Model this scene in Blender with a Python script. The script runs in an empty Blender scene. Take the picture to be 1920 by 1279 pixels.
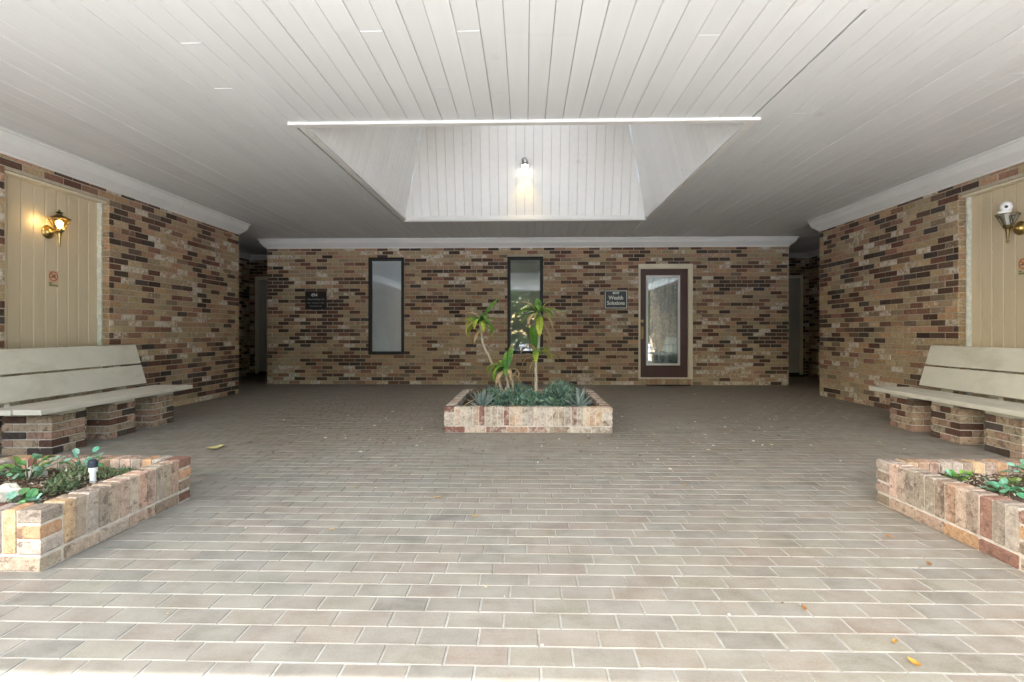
import bpy, math, random
from mathutils import Vector, Matrix, noise
R = math.radians
S = bpy.context.scene
COL = S.collection

# ------------------------------------------------------------------ camera
CAM_Z, F_PX, HY, VX = .944, 970.0, 624.0, 985.0
YAW = math.atan((VX - 960) / F_PX)
cam = bpy.data.cameras.new('camera')
cam.sensor_fit = 'HORIZONTAL'
cam.sensor_width = 36
cam.lens = F_PX / 1920 * 36
cam.shift_y = -(639.5 - HY) / 1920
cam.clip_start = .02
cam.clip_end = 800
cam_o = bpy.data.objects.new('camera', cam)
COL.objects.link(cam_o)
cam_o.location = (0, 0, CAM_Z)
cam_o.rotation_euler = (R(90), 0, YAW)
S.camera = cam_o

# ------------------------------------------------------------------ light
SUN_EL, SUN_AZ = R(34.9), R(30)          # sun stands behind the camera, a little to the left
w = bpy.data.worlds.new('World')
S.world = w
w.use_nodes = True
nt = w.node_tree
nt.nodes.clear()
sky = nt.nodes.new('ShaderNodeTexSky')
sky.sky_type = 'NISHITA'
sky.sun_disc = False
sky.sun_elevation = SUN_EL
sky.sun_rotation = R(180) + SUN_AZ
sky.air_density = 1.3
sky.dust_density = 1.6
sky.ozone_density = .6
bg = nt.nodes.new('ShaderNodeBackground')
bg.inputs[1].default_value = .15
wo = nt.nodes.new('ShaderNodeOutputWorld')
nt.links.new(sky.outputs[0], bg.inputs[0])
nt.links.new(bg.outputs[0], wo.inputs[0])
sl = bpy.data.lights.new('sun', 'SUN')
sl.energy = 5
sl.angle = R(.6)
sl.color = (1, .985, .97)
so = bpy.data.objects.new('sun', sl)
COL.objects.link(so)
sdir = Vector((-math.sin(SUN_AZ) * math.cos(SUN_EL), -math.cos(SUN_AZ) * math.cos(SUN_EL), math.sin(SUN_EL)))
so.rotation_euler = sdir.to_track_quat('Z', 'Y').to_euler()
so.location = (0, -10, 20)
vs = S.view_settings
vs.view_transform = 'Standard'
vs.look = 'None'
vs.gamma = 1
vs.use_curve_mapping = False
vs.exposure = 3.46
S.render.engine = 'CYCLES'
cy = S.cycles
cy.max_bounces = 10
cy.diffuse_bounces = 7
cy.glossy_bounces = 4
cy.transparent_max_bounces = 12
cy.caustics_reflective = False
cy.caustics_refractive = False
cy.sample_clamp_indirect = 6
cy.use_denoising = True
try:
    cy.denoiser = 'OPENIMAGEDENOISE'
except Exception:
    pass


def proj(p):
    c, s = math.cos(YAW), math.sin(YAW)
    u = p[0] * c + p[1] * s
    d = -p[0] * s + p[1] * c
    if d < .05:
        return None
    return 960 + F_PX * u / d, HY - F_PX * (p[2] - CAM_Z) / d, d


# ------------------------------------------------------------------ helpers
def link(o, parent=None):
    COL.objects.link(o)
    if parent is not None:
        o.parent = parent
    return o


def tag(o, label=None, cat=None, group=None, kind=None):
    if label: o['label'] = label
    if cat: o['category'] = cat
    if group: o['group'] = group
    if kind: o['kind'] = kind
    return o


def empty(name, loc=(0, 0, 0), rz=0, parent=None):
    o = bpy.data.objects.new(name, None)
    o.empty_display_size = .1
    o.location = loc
    o.rotation_euler = (0, 0, rz)
    return link(o, parent)


class MB:
    """collects verts/faces; optional per-face colour"""
    def __init__(self):
        self.v, self.f, self.c = [], [], []

    def add(self, vs_, fs, col=None):
        n = len(self.v)
        self.v += [tuple(v) for v in vs_]
        for f in fs:
            self.f.append(tuple(i + n for i in f))
            self.c.append(col)

    def box(self, a, b, col=None, m=None):
        x0, y0, z0 = a
        x1, y1, z1 = b
        v = [(x0, y0, z0), (x1, y0, z0), (x1, y1, z0), (x0, y1, z0), (x0, y0, z1), (x1, y0, z1), (x1, y1, z1), (x0, y1, z1)]
        if m is not None:
            v = [m @ Vector(p) for p in v]
        self.add(v, [(0, 3, 2, 1), (4, 5, 6, 7), (0, 1, 5, 4), (1, 2, 6, 5), (2, 3, 7, 6), (3, 0, 4, 7)], col)

    def tube(self, pts, rad, seg=8, col=None, cap=True):
        n = len(self.v)
        P = [Vector(p) for p in pts]
        if not isinstance(rad, (list, tuple)):
            rad = [rad] * len(P)
        up = Vector((.123, .2, .97)).normalized()
        for i, p in enumerate(P):
            t = (P[min(i + 1, len(P) - 1)] - P[max(i - 1, 0)]).normalized()
            a = t.cross(up)
            if a.length < 1e-3:
                a = t.cross(Vector((1, 0, 0)))
            a.normalize()
            b = t.cross(a)
            for k in range(seg):
                an = 2 * math.pi * k / seg
                self.v.append(tuple(p + rad[i] * (math.cos(an) * a + math.sin(an) * b)))
        for i in range(len(P) - 1):
            for k in range(seg):
                self.f.append((n + i * seg + k, n + i * seg + (k + 1) % seg, n + (i + 1) * seg + (k + 1) % seg, n + (i + 1) * seg + k))
                self.c.append(col)
        if cap:
            self.f.append(tuple(n + k for k in range(seg)))
            self.c.append(col)
            e = n + (len(P) - 1) * seg
            self.f.append(tuple(e + k for k in reversed(range(seg))))
            self.c.append(col)

    def lathe(self, prof, seg=24, m=None, col=None):
        """prof: (r, z) list, around local z"""
        n = len(self.v)
        for r, z in prof:
            for k in range(seg):
                an = 2 * math.pi * k / seg
                p = Vector((r * math.cos(an), r * math.sin(an), z))
                self.v.append(tuple(m @ p) if m is not None else tuple(p))
        for i in range(len(prof) - 1):
            for k in range(seg):
                self.f.append((n + i * seg + k, n + i * seg + (k + 1) % seg, n + (i + 1) * seg + (k + 1) % seg, n + (i + 1) * seg + k))
                self.c.append(col)

    def mesh(self, name, mat):
        me = bpy.data.meshes.new(name)
        me.from_pydata(self.v, [], self.f)
        me.materials.append(mat)
        if any(c is not None for c in self.c):
            at = me.color_attributes.new('Col', 'FLOAT_COLOR', 'CORNER')
            flat = []
            for c, p in zip(self.c, me.polygons):
                cc = c if c is not None else (1, 1, 1, 0)
                if len(cc) == 3:
                    cc = (*cc, 0)
                flat += list(cc) * p.loop_total
            at.data.foreach_set('color', flat)
        return me

    def build(self, name, mat, parent=None, smooth=False, bevel=0):
        me = self.mesh(name, mat)
        if smooth:
            for p in me.polygons:
                p.use_smooth = True
        o = bpy.data.objects.new(name, me)
        link(o, parent)
        if bevel:
            b = o.modifiers.new('b', 'BEVEL')
            b.width = bevel
            b.segments = 2
            b.limit_method = 'ANGLE'
        return o


# ------------------------------------------------------------------ materials
def new_mat(name):
    m = bpy.data.materials.new(name)
    m.use_nodes = True
    n = m.node_tree.nodes
    return m, n, m.node_tree.links, n['Principled BSDF']


def nz(n, l, vec, scale, detail=4, rough=.6, dist=0):
    t = n.new('ShaderNodeTexNoise')
    t.inputs['Scale'].default_value = scale
    t.inputs['Detail'].default_value = detail
    t.inputs['Roughness'].default_value = rough
    t.inputs['Distortion'].default_value = dist
    if vec is not None:
        l.new(vec, t.inputs['Vector'])
    return t.outputs['Fac']


def ramp(n, l, fac, stops):
    r = n.new('ShaderNodeValToRGB')
    e = r.color_ramp.elements
    while len(e) < len(stops):
        e.new(.5)
    for i, (p, c) in enumerate(stops):
        e[i].position = p
        e[i].color = (*c, 1) if not isinstance(c, (int, float)) else (c, c, c, 1)
    l.new(fac, r.inputs['Fac'])
    return r.outputs['Color']


def mixc(n, l, fac, a, b, mode='MIX'):
    m = n.new('ShaderNodeMix')
    m.data_type = 'RGBA'
    m.blend_type = mode
    for k_, v in ((0, fac), (6, a), (7, b)):
        s = m.inputs[k_]
        if isinstance(v, (int, float)):
            s.default_value = v if k_ == 0 else (v, v, v, 1)
        elif isinstance(v, tuple):
            s.default_value = (*v, 1)
        else:
            l.new(v, s)
    return m.outputs[2]


def mth(n, l, op, a, b=0.0, clamp=False):
    m = n.new('ShaderNodeMath')
    m.operation = op
    m.use_clamp = clamp
    for s, v in ((m.inputs[0], a), (m.inputs[1], b)):
        if isinstance(v, (int, float)):
            s.default_value = v
        else:
            l.new(v, s)
    return m.outputs[0]


def bump(n, l, h, strength, dist, bsdf):
    b = n.new('ShaderNodeBump')
    b.inputs['Strength'].default_value = strength
    b.inputs['Distance'].default_value = dist
    l.new(h, b.inputs['Height'])
    l.new(b.outputs[0], bsdf.inputs['Normal'])


def geo_pos(n):
    return n.new('ShaderNodeNewGeometry').outputs['Position']


def mapping(n, l, vec, scale=(1, 1, 1)):
    m = n.new('ShaderNodeMapping')
    m.inputs['Scale'].default_value = scale
    l.new(vec, m.inputs['Vector'])
    return m.outputs[0]


def source(n, single):
    if single:
        o = n.new('ShaderNodeObjectInfo')
        return o.outputs['Color'], o.outputs['Alpha']
    a = n.new('ShaderNodeVertexColor')
    a.layer_name = 'Col'
    return a.outputs['Color'], a.outputs['Alpha']


def brick_mat(name, single, pit=1.0, flash=0.0):
    m, n, l, b = new_mat(name)
    col, alp = source(n, single)
    pos = geo_pos(n)
    f1 = nz(n, l, pos, 38, 5, .7)
    f2 = nz(n, l, pos, 190, 3, .6)
    f3 = nz(n, l, pos, 17, 4, .65, .4)
    c = mixc(n, l, .8, col, ramp(n, l, f1, [(.25, .55), (.5, 1.0), (.78, 1.45)]), 'MULTIPLY')
    c = mixc(n, l, .55, c, ramp(n, l, f2, [(.3, .55), (.5, 1.0), (.7, 1.4)]), 'MULTIPLY')
    # iron spots
    sp = ramp(n, l, nz(n, l, pos, 85, 2, .5), [(.66, 0), (.72, 1)])
    c = mixc(n, l, mth(n, l, 'MULTIPLY', sp, .65), c, (.035, .022, .018))
    if flash:
        fl = ramp(n, l, nz(n, l, pos, 15, 4, .7, .5), [(.56, 0), (.61, 1)])
        c = mixc(n, l, mth(n, l, 'MULTIPLY', fl, flash), c, (.10, .065, .055))
    # lime smear, amount from alpha
    smear = mth(n, l, 'ADD', mth(n, l, 'SUBTRACT', mth(n, l, 'ADD', mth(n, l, 'MULTIPLY', f3, 2.0), mth(n, l, 'MULTIPLY', f1, 1.2)), 2.02), alp)
    smear = mth(n, l, 'MULTIPLY', smear, 1.5 if flash else 3.2, True)
    c = mixc(n, l, mth(n, l, 'MULTIPLY', smear, .85), c, (.62, .57, .50))
    l.new(c, b.inputs['Base Color'])
    b.inputs['Roughness'].default_value = .88
    b.inputs['Specular IOR Level'].default_value = .25
    h = mth(n, l, 'ADD', mth(n, l, 'MULTIPLY', f1, 1.0), mth(n, l, 'MULTIPLY', f2, .35))
    bump(n, l, h, .55 * pit, .006, b)
    return m


def plain(name, col, rough=.6, metal=0, var=.12, scale=6, bscale=0, bstr=.2, spec=.5, stretch=(1, 1, 1), stain=None):
    m, n, l, b = new_mat(name)
    pos = mapping(n, l, geo_pos(n), stretch)
    f = nz(n, l, pos, scale, 5, .62)
    c = mixc(n, l, 1.0, col, ramp(n, l, f, [(.25, 1 - var), (.75, 1 + var)]), 'MULTIPLY')
    if stain:
        s = ramp(n, l, nz(n, l, pos, stain[1], 4, .6, .8), [(stain[2], 0), (stain[2] + .12, 1)])
        c = mixc(n, l, mth(n, l, 'MULTIPLY', s, stain[3]), c, stain[0])
    l.new(c, b.inputs['Base Color'])
    b.inputs['Roughness'].default_value = rough
    b.inputs['Metallic'].default_value = metal
    b.inputs['Specular IOR Level'].default_value = spec
    if bscale:
        bump(n, l, nz(n, l, pos, bscale, 4, .6), bstr, .004, b)
    return m


def attr_mat(name, single=False, rough=.6, var=.25, scale=60, trans=0, spec=.4, bstr=.25):
    m, n, l, b = new_mat(name)
    col, alp = source(n, single)
    f = nz(n, l, geo_pos(n), scale, 4, .6)
    c = mixc(n, l, 1.0, col, ramp(n, l, f, [(.25, 1 - var), (.75, 1 + var)]), 'MULTIPLY')
    l.new(c, b.inputs['Base Color'])
    b.inputs['Roughness'].default_value = rough
    b.inputs['Specular IOR Level'].default_value = spec
    if trans:
        tr = n.new('ShaderNodeBsdfTranslucent')
        l.new(c, tr.inputs[0])
        mx = n.new('ShaderNodeMixShader')
        mx.inputs[0].default_value = trans
        l.new(b.outputs[0], mx.inputs[1])
        l.new(tr.outputs[0], mx.inputs[2])
        l.new(mx.outputs[0], n['Material Output'].inputs[0])
    else:
        bump(n, l, f, bstr, .003, b)
    return m


BRICK1 = brick_mat('brick_single', True)
BRICKM = brick_mat('brick_joined', False)
BRICKP = brick_mat('planter_brick', True, 1.6, .62)
MORTAR = plain('mortar', (.42, .365, .28), .95, var=.2, scale=30, bscale=150, bstr=.5, spec=.2)
MORTAR_L = plain('mortar_pale', (.52, .47, .41), .95, var=.3, scale=22, bscale=150, bstr=.5, spec=.2)


def tile_mat(name, single):
    m, n, l, b = new_mat(name)
    col, alp = source(n, single)
    pos = geo_pos(n)
    f1 = nz(n, l, pos, 7, 6, .65, .3)
    f2 = nz(n, l, pos, 120, 4, .7)
    f3 = nz(n, l, mapping(n, l, pos, (.5, 2.2, 1)), 3.0, 6, .7, .5)
    f0 = nz(n, l, pos, .55, 4, .55)
    c = mixc(n, l, .8, col, ramp(n, l, f1, [(.25, .72), (.5, 1.0), (.75, 1.28)]), 'MULTIPLY')
    c = mixc(n, l, .5, c, ramp(n, l, f2, [(.3, .6), (.5, 1.0), (.7, 1.35)]), 'MULTIPLY')
    # dusty lime film and trodden dirt, in large patches; the sheltered back keeps the most dirt
    film = ramp(n, l, mth(n, l, 'ADD', mth(n, l, 'MULTIPLY', f3, .6), mth(n, l, 'MULTIPLY', f1, .5)), [(.42, .05), (.70, .75)])
    c = mixc(n, l, film, c, (.32, .307, .276))
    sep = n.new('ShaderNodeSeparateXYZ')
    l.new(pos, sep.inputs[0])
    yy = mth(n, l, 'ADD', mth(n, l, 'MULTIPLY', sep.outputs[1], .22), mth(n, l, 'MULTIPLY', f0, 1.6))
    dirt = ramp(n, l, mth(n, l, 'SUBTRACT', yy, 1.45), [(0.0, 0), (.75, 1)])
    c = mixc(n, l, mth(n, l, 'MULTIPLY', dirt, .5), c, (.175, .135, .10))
    l.new(c, b.inputs['Base Color'])
    b.inputs['Roughness'].default_value = .62
    b.inputs['Specular IOR Level'].default_value = .4
    bump(n, l, mth(n, l, 'ADD', f1, mth(n, l, 'MULTIPLY', f2, .3)), .25, .004, b)
    return m


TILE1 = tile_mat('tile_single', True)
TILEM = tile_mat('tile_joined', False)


def grout_mat():
    m, n, l, b = new_mat('grout')
    pos = geo_pos(n)
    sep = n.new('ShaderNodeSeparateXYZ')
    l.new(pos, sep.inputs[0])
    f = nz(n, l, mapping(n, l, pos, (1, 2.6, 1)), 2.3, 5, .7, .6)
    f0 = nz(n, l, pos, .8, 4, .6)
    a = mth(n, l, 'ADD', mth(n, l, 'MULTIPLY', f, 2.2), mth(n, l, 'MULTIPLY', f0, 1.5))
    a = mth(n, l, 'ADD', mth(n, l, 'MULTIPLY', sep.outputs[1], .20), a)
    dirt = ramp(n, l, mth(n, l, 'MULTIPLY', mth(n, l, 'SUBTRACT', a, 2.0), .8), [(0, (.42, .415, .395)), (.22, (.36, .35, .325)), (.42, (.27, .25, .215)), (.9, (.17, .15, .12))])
    l.new(dirt, b.inputs['Base Color'])
    b.inputs['Roughness'].default_value = .9
    bump(n, l, nz(n, l, pos, 150, 3), .4, .003, b)
    return m


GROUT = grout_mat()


def paint_mat(name, col, single=True, rough=.55):
    """painted boards: grain along local length, a few knots"""
    m, n, l, b = new_mat(name)
    oi = n.new('ShaderNodeObjectInfo')
    pos = geo_pos(n)
    f = nz(n, l, mapping(n, l, pos, (3, .35, 3)), 5, 5, .6)
    fk = nz(n, l, pos, 4.5, 2, .5)
    c = mixc(n, l, 1.0, col, ramp(n, l, f, [(.25, .97), (.75, 1.03)]), 'MULTIPLY')
    if single:
        c = mixc(n, l, 1.0, c, ramp(n, l, oi.outputs['Random'], [(0, .965), (1, 1.03)]), 'MULTIPLY')
    c = mixc(n, l, ramp(n, l, fk, [(.70, 0), (.78, .35)]), c, (.45, .40, .33))
    l.new(c, b.inputs['Base Color'])
    b.inputs['Roughness'].default_value = rough
    b.inputs['Specular IOR Level'].default_value = .35
    bump(n, l, mth(n, l, 'ADD', f, mth(n, l, 'MULTIPLY', nz(n, l, pos, 60, 3), .2)), .12, .004, b)
    return m


CEIL = paint_mat('ceiling_paint', (.645, .655, .66))
WELL = paint_mat('well_paint', (.72, .71, .685))
TRIM = plain('white_trim', (.68, .67, .65), .5, var=.05, scale=3, spec=.4, stain=((.5, .46, .4), 5, .62, .35))
CREAM = plain('cream_boards', (.58, .49, .345), .55, var=.06, scale=4, spec=.35, stretch=(1, 1, .25), stain=((.36, .29, .19), 3, .6, .3))
CREAMG = plain('cream_casing', (.68, .61, .47), .5, var=.06, scale=5, spec=.4)
BENCH = plain('bench_paint', (.57, .545, .465), .6, var=.10, scale=5, bscale=40, bstr=.12, spec=.35, stretch=(2, .5, 1), stain=((.36, .31, .23), 3.2, .52, .3))
DARKGAP = plain('dark_backing', (.03, .027, .024), .9)
BRONZE = plain('dark_bronze', (.010, .009, .009), .45, var=.1, spec=.3)
BRASS = plain('brass', (.38, .27, .10), .32, 1, var=.25, scale=30)
DBRASS = plain('aged_brass', (.14, .10, .045), .45, 1, var=.3, scale=40)
CHROME = plain('grey_metal', (.30, .29, .28), .35, 1, var=.15, scale=40)
BURG = plain('burgundy_paint', (.062, .026, .023), .4, var=.12, scale=8, spec=.4)
GREYDOOR = plain('grey_door_paint', (.46, .44, .40), .5, var=.08, scale=4)
BLACK = plain('black_plastic', (.012, .012, .014), .35)
NAVY = plain('navy_plastic', (.02, .028, .05), .4)
PVC = plain('white_pvc', (.75, .76, .77), .35, var=.05)
WHITEP = plain('white_plastic', (.85, .85, .86), .3, var=.03)
SOIL = plain('soil', (.085, .06, .043), .98, var=.4, scale=40, bscale=60, bstr=1.0, spec=.15)
ROCK = plain('pale_rock', (.55, .52, .46), .85, var=.25, scale=18, bscale=40, bstr=.7)
SIGNB = plain('sign_black', (.008, .008, .009), .3, var=.1)
SIGNG = plain('sign_charcoal', (.035, .048, .048), .5, var=.25, scale=50)
SIGNW = plain('sign_white', (.78, .78, .72), .5, var=.05)
SIGND = plain('sign_grey_letter', (.38, .37, .35), .5, var=.05)
RUBBER = plain('black_rubber', (.02, .018, .017), .85, bscale=200, bstr=.6)
LEAFM = attr_mat('leaf_surface', False, .4, .18, 40, .3)
LEAFS = attr_mat('dry_leaf_surface', True, .75, .3, 80, .15)
TWIGM = attr_mat('chips', False, .9, .35, 70)
BARK = plain('dracaena_bark', (.42, .36, .27), .85, var=.3, scale=50, bscale=90, bstr=.8, stretch=(1, 1, 3))
TREEB = plain('tree_bark', (.13, .105, .08), .95, var=.3, scale=8, bscale=20, bstr=.8)
RED = plain('sticker_red', (.45, .07, .02), .5, var=.05)
STICK = plain('sticker_cream', (.52, .40, .26), .5, var=.05)
GREEN = plain('sticker_green', (.04, .13, .05), .5, var=.05)
DARKINK = plain('sticker_ink', (.12, .05, .03), .5, var=.05)
CAULK = plain('old_caulk', (.58, .60, .54), .8, var=.25, scale=25, bscale=60, bstr=.8)
CONC = plain('concrete', (.51, .52, .53), .9, var=.15, scale=2, bscale=60, bstr=.3)
LAWN = plain('lawn_grass', (.07, .11, .03), .95, var=.4, scale=9, bscale=60, bstr=1)
ROOFM = plain('roof_shingle', (.10, .09, .08), .95, var=.3, scale=9)
ROOMM = plain('room_plaster', (.30, .29, .27), .9, var=.05)
BLINDM = plain('blind_vinyl', (.88, .89, .90), .5, var=.04, spec=.4)


def glass_mat(name, refl, tint, rough=0.0):
    m, n, l, b = new_mat(name)
    n.remove(b)
    g = n.new('ShaderNodeBsdfGlossy')
    g.inputs['Roughness'].default_value = rough
    g.inputs[0].default_value = (.92, .97, 1.0, 1)
    t = n.new('ShaderNodeBsdfTransparent')
    t.inputs[0].default_value = (*tint, 1)
    fr = n.new('ShaderNodeFresnel')
    fr.inputs[0].default_value = 1.5
    x = n.new('ShaderNodeMixShader')
    l.new(mth(n, l, 'ADD', mth(n, l, 'MULTIPLY', fr.outputs[0], .9), refl, True), x.inputs[0])
    l.new(t.outputs[0], x.inputs[1])
    l.new(g.outputs[0], x.inputs[2])
    l.new(x.outputs[0], n['Material Output'].inputs[0])
    return m


GLASS_BLIND = glass_mat('window_glass', .03, (.85, .87, .88))
GLASS_FILM = glass_mat('film_glass', .022, (.86, .88, .85))
GLASS_DOOR = glass_mat('door_glass', .16, (.8, .87, .88), .01)
GLASS_SMOKE = glass_mat('smoked_glass', .10, (.72, .72, .68))
GLASS_AMBER = glass_mat('amber_glass', .05, (1.0, .86, .55))


def emit(name, col, s):
    m, n, l, b = new_mat(name)
    b.inputs['Base Color'].default_value = (*col, 1)
    b.inputs['Emission Color'].default_value = (*col, 1)
    b.inputs['Emission Strength'].default_value = s
    return m


BULB = emit('lit_bulb', (1, .72, .32), 2.5)
BULBW = emit('lit_spot_bulb', (1, .93, .75), 2.5)
# translucent skylight dome
m_, n_, l_, b_ = new_mat('skylight_acrylic')
n_.remove(b_)
tr_ = n_.new('ShaderNodeBsdfTranslucent')
tr_.inputs[0].default_value = (.24, .24, .24, 1)
tp_ = n_.new('ShaderNodeBsdfTransparent')
tp_.inputs[0].default_value = (.36, .36, .36, 1)
mx_ = n_.new('ShaderNodeMixShader')
mx_.inputs[0].default_value = 0.0
l_.new(tr_.outputs[0], mx_.inputs[1])
l_.new(tp_.outputs[0], mx_.inputs[2])
l_.new(mx_.outputs[0], n_['Material Output'].inputs[0])
SKYL = m_

# ------------------------------------------------------------------ brick fields
C_H, C_W, B_H, B_W, B_D = .0677, .2032, .0575, .193, .014
random.seed(4)


def jit(c, a, rng):
    k = 1 + rng.uniform(-a, a)
    return tuple(max(.01, x * k * (1 + rng.uniform(-.022, .022))) for x in c)


TANS = [(.38, .275, .165), (.355, .265, .16), (.42, .32, .20), (.41, .265, .155), (.34, .265, .17), (.365, .27, .175), (.38, .235, .15), (.35, .21, .14)]
DARKS = [(.065, .042, .032), (.10, .055, .040), (.085, .055, .045), (.14, .068, .048), (.070, .055, .048), (.12, .075, .055)]


def wall_colour(u, v, rng, seed, dark=.31, white=.27):
    n1 = noise.noise(Vector((u * .55 + seed, v * 1.6, seed * 3.1)))
    n2 = noise.noise(Vector((u * 3.3 + seed * 7, v * 7.0, 5.5)))
    p = dark + n1 * .45 + n2 * .75
    r = rng.random()
    if r < p * .85:
        return (*jit(rng.choice(DARKS), .25, rng), rng.uniform(-.2, .08))
    if rng.random() < .16:
        return (*jit(rng.choice([(.24, .135, .09), (.22, .11, .078), (.22, .16, .11)]), .2, rng), rng.uniform(-.1, .25))
    n3 = noise.noise(Vector((u * .7 + 31 + seed, v * 2.6, seed)))
    if rng.random() < white + n3 * .45:
        return (*jit(rng.choice(TANS), .15, rng), rng.uniform(.42, .72))
    return (*jit(rng.choice(TANS), .13, rng), rng.uniform(-.1, .15))


def brick_pts(w_, h_, d_, ch=.004):
    """front at y=0 facing -y, body goes to +y, centred in x,z"""
    a, b = w_ / 2, h_ / 2
    return [(-a + ch, 0, -b + ch), (a - ch, 0, -b + ch), (a - ch, 0, b - ch), (-a + ch, 0, b - ch),
            (-a, ch, -b), (a, ch, -b), (a, ch, b), (-a, ch, b),
            (-a, d_, -b), (a, d_, -b), (a, d_, b), (-a, d_, b)]


BRICK_F = [(0, 1, 2, 3), (4, 5, 1, 0), (5, 6, 2, 1), (6, 7, 3, 2), (7, 4, 0, 3),
           (8, 9, 5, 4), (9, 10, 6, 5), (10, 11, 7, 6), (11, 8, 4, 7)]
_cache = {}


def brick_mesh(w_, h_, d_, mat, ch=.004, closed=False):
    k = (round(w_, 4), round(h_, 4), round(d_, 4), mat.name, ch, closed)
    if k not in _cache:
        mb = MB()
        mb.add(brick_pts(w_, h_, d_, ch), BRICK_F + ([(11, 10, 9, 8)] if closed else []))
        _cache[k] = mb.mesh('brick', mat)
    return _cache[k]


def screen_area(c, w_, h_, mx):
    """projected area of a w x h piece (local axes x,z of mx)"""
    q = [proj(mx @ Vector((c[0] + sx * w_ / 2, c[1], c[2] + sz * h_ / 2))) for sx, sz in ((-1, -1), (1, -1), (1, 1), (-1, 1))]
    if any(k is None for k in q):
        return 0
    cx, cy_ = sum(k[0] for k in q) / 4, sum(k[1] for k in q) / 4
    if not (0 < cx < 1920 and 0 < cy_ < 1279):
        return 0
    a = 0
    for i in range(4):
        a += q[i][0] * q[(i + 1) % 4][1] - q[(i + 1) % 4][0] * q[i][1]
    return abs(a) / 2


def child(o, parent):
    """o was built in world coordinates"""
    o.parent = parent
    M = Matrix.Translation(parent.location) @ parent.rotation_euler.to_matrix().to_4x4()
    if parent.parent is not None:
        M = world(parent.parent) @ M
    o.matrix_parent_inverse = M.inverted()
    return o


def world(o):
    M = o.matrix_parent_inverse @ (Matrix.Translation(o.location) @ o.rotation_euler.to_matrix().to_4x4())
    if o.parent is not None:
        M = world(o.parent) @ M
    return M


# matrix_world cannot be trusted before an update, so pieces carry their placing in matrix_basis
def _pp(pieces, parent, mx, mat1, matm, name, massname, limit=300, ch=.004, closed=False, hide=None):
    rank = []
    for i, p in enumerate(pieces):
        a = screen_area(p[0], p[1], p[2], mx)
        if a and hide and hide(mx @ Vector(p[0])):
            a *= .01
        rank.append((-a, i))
    rank.sort()
    chosen = set(i for a, i in rank[:limit] if a < -1)
    inv = world(parent).inverted()
    mass = MB()
    for i, (c, w_, h_, d_, colr, tilt) in enumerate(pieces):
        loc = mx @ (Matrix.Translation(c) @ Matrix.Rotation(tilt, 4, 'Y'))
        if i in chosen:
            o = bpy.data.objects.new(name, brick_mesh(w_, h_, d_, mat1, ch, closed))
            o.color = colr
            COL.objects.link(o)
            o.parent = parent
            o.matrix_parent_inverse = inv
            o.matrix_basis = loc
        else:
            mass.add([loc @ Vector(v) for v in brick_pts(w_, h_, d_, ch)], BRICK_F + ([(11, 10, 9, 8)] if closed else []), colr)
    if mass.v:
        o = mass.build(massname, matm)
        o.parent = parent
        o.matrix_parent_inverse = inv
        tag(o, kind='stuff')


def bld(mb, name, mat, parent, **kw):
    """build a mesh given in world coordinates under parent"""
    o = mb.build(name, mat, None, **kw)
    if parent is not None:
        o.parent = parent
        o.matrix_parent_inverse = world(parent).inverted()
    return o


def brick_run(u0, u1, v0, v1, holes, seed, dark=.31, white=.24, offs=0.0):
    """stretcher bond pieces in local coordinates (x along, z up, y into the wall)"""
    rng = random.Random(seed)
    out = []
    k = 0
    z = v0
    while z + B_H * .5 < v1:
        zc = z + C_H / 2
        iv = [(u0, u1)]
        for (a, b, c, d) in holes:
            if c - .012 < zc < d + .012:
                nv = []
                for (s, e) in iv:
                    if b <= s or a >= e:
                        nv.append((s, e))
                        continue
                    if a > s: nv.append((s, a))
                    if b < e: nv.append((b, e))
                iv = nv
        for (s, e) in iv:
            st = math.floor((s - u0) / C_W) - 1
            x = u0 + st * C_W + (C_W / 2 if k % 2 else 0) + offs
            while x < e:
                a, b = max(x + .005, s), min(x + C_W - .005, e)
                x += C_W
                if b - a < .022:
                    continue
                wv = round(b - a, 3)
                h_ = B_H
                cc = wall_colour((a + b) / 2, zc, rng, seed, dark, white + (.5 if k == 0 else 0))
                out.append((((a + b) / 2, -B_D * .5 + rng.uniform(-.0025, .0025), zc), wv, h_, B_D, cc, rng.uniform(-.004, .004)))
        z += C_H
        k += 1
    return out


def backing(mb, u0, u1, v0, v1, holes, thick, mx):
    us = sorted({u0, u1, *[h[0] for h in holes], *[h[1] for h in holes]})
    vs2 = sorted({v0, v1, *[h[2] for h in holes], *[h[3] for h in holes]})
    us = [u for u in us if u0 <= u <= u1]
    vs2 = [v for v in vs2 if v0 <= v <= v1]
    for i in range(len(us) - 1):
        for j in range(len(vs2) - 1):
            cu, cv = (us[i] + us[i + 1]) / 2, (vs2[j] + vs2[j + 1]) / 2
            if any(h[0] < cu < h[1] and h[2] < cv < h[3] for h in holes):
                continue
            mb.box((us[i], 0, vs2[j]), (us[i + 1], thick, vs2[j + 1]), None, mx)


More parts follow.
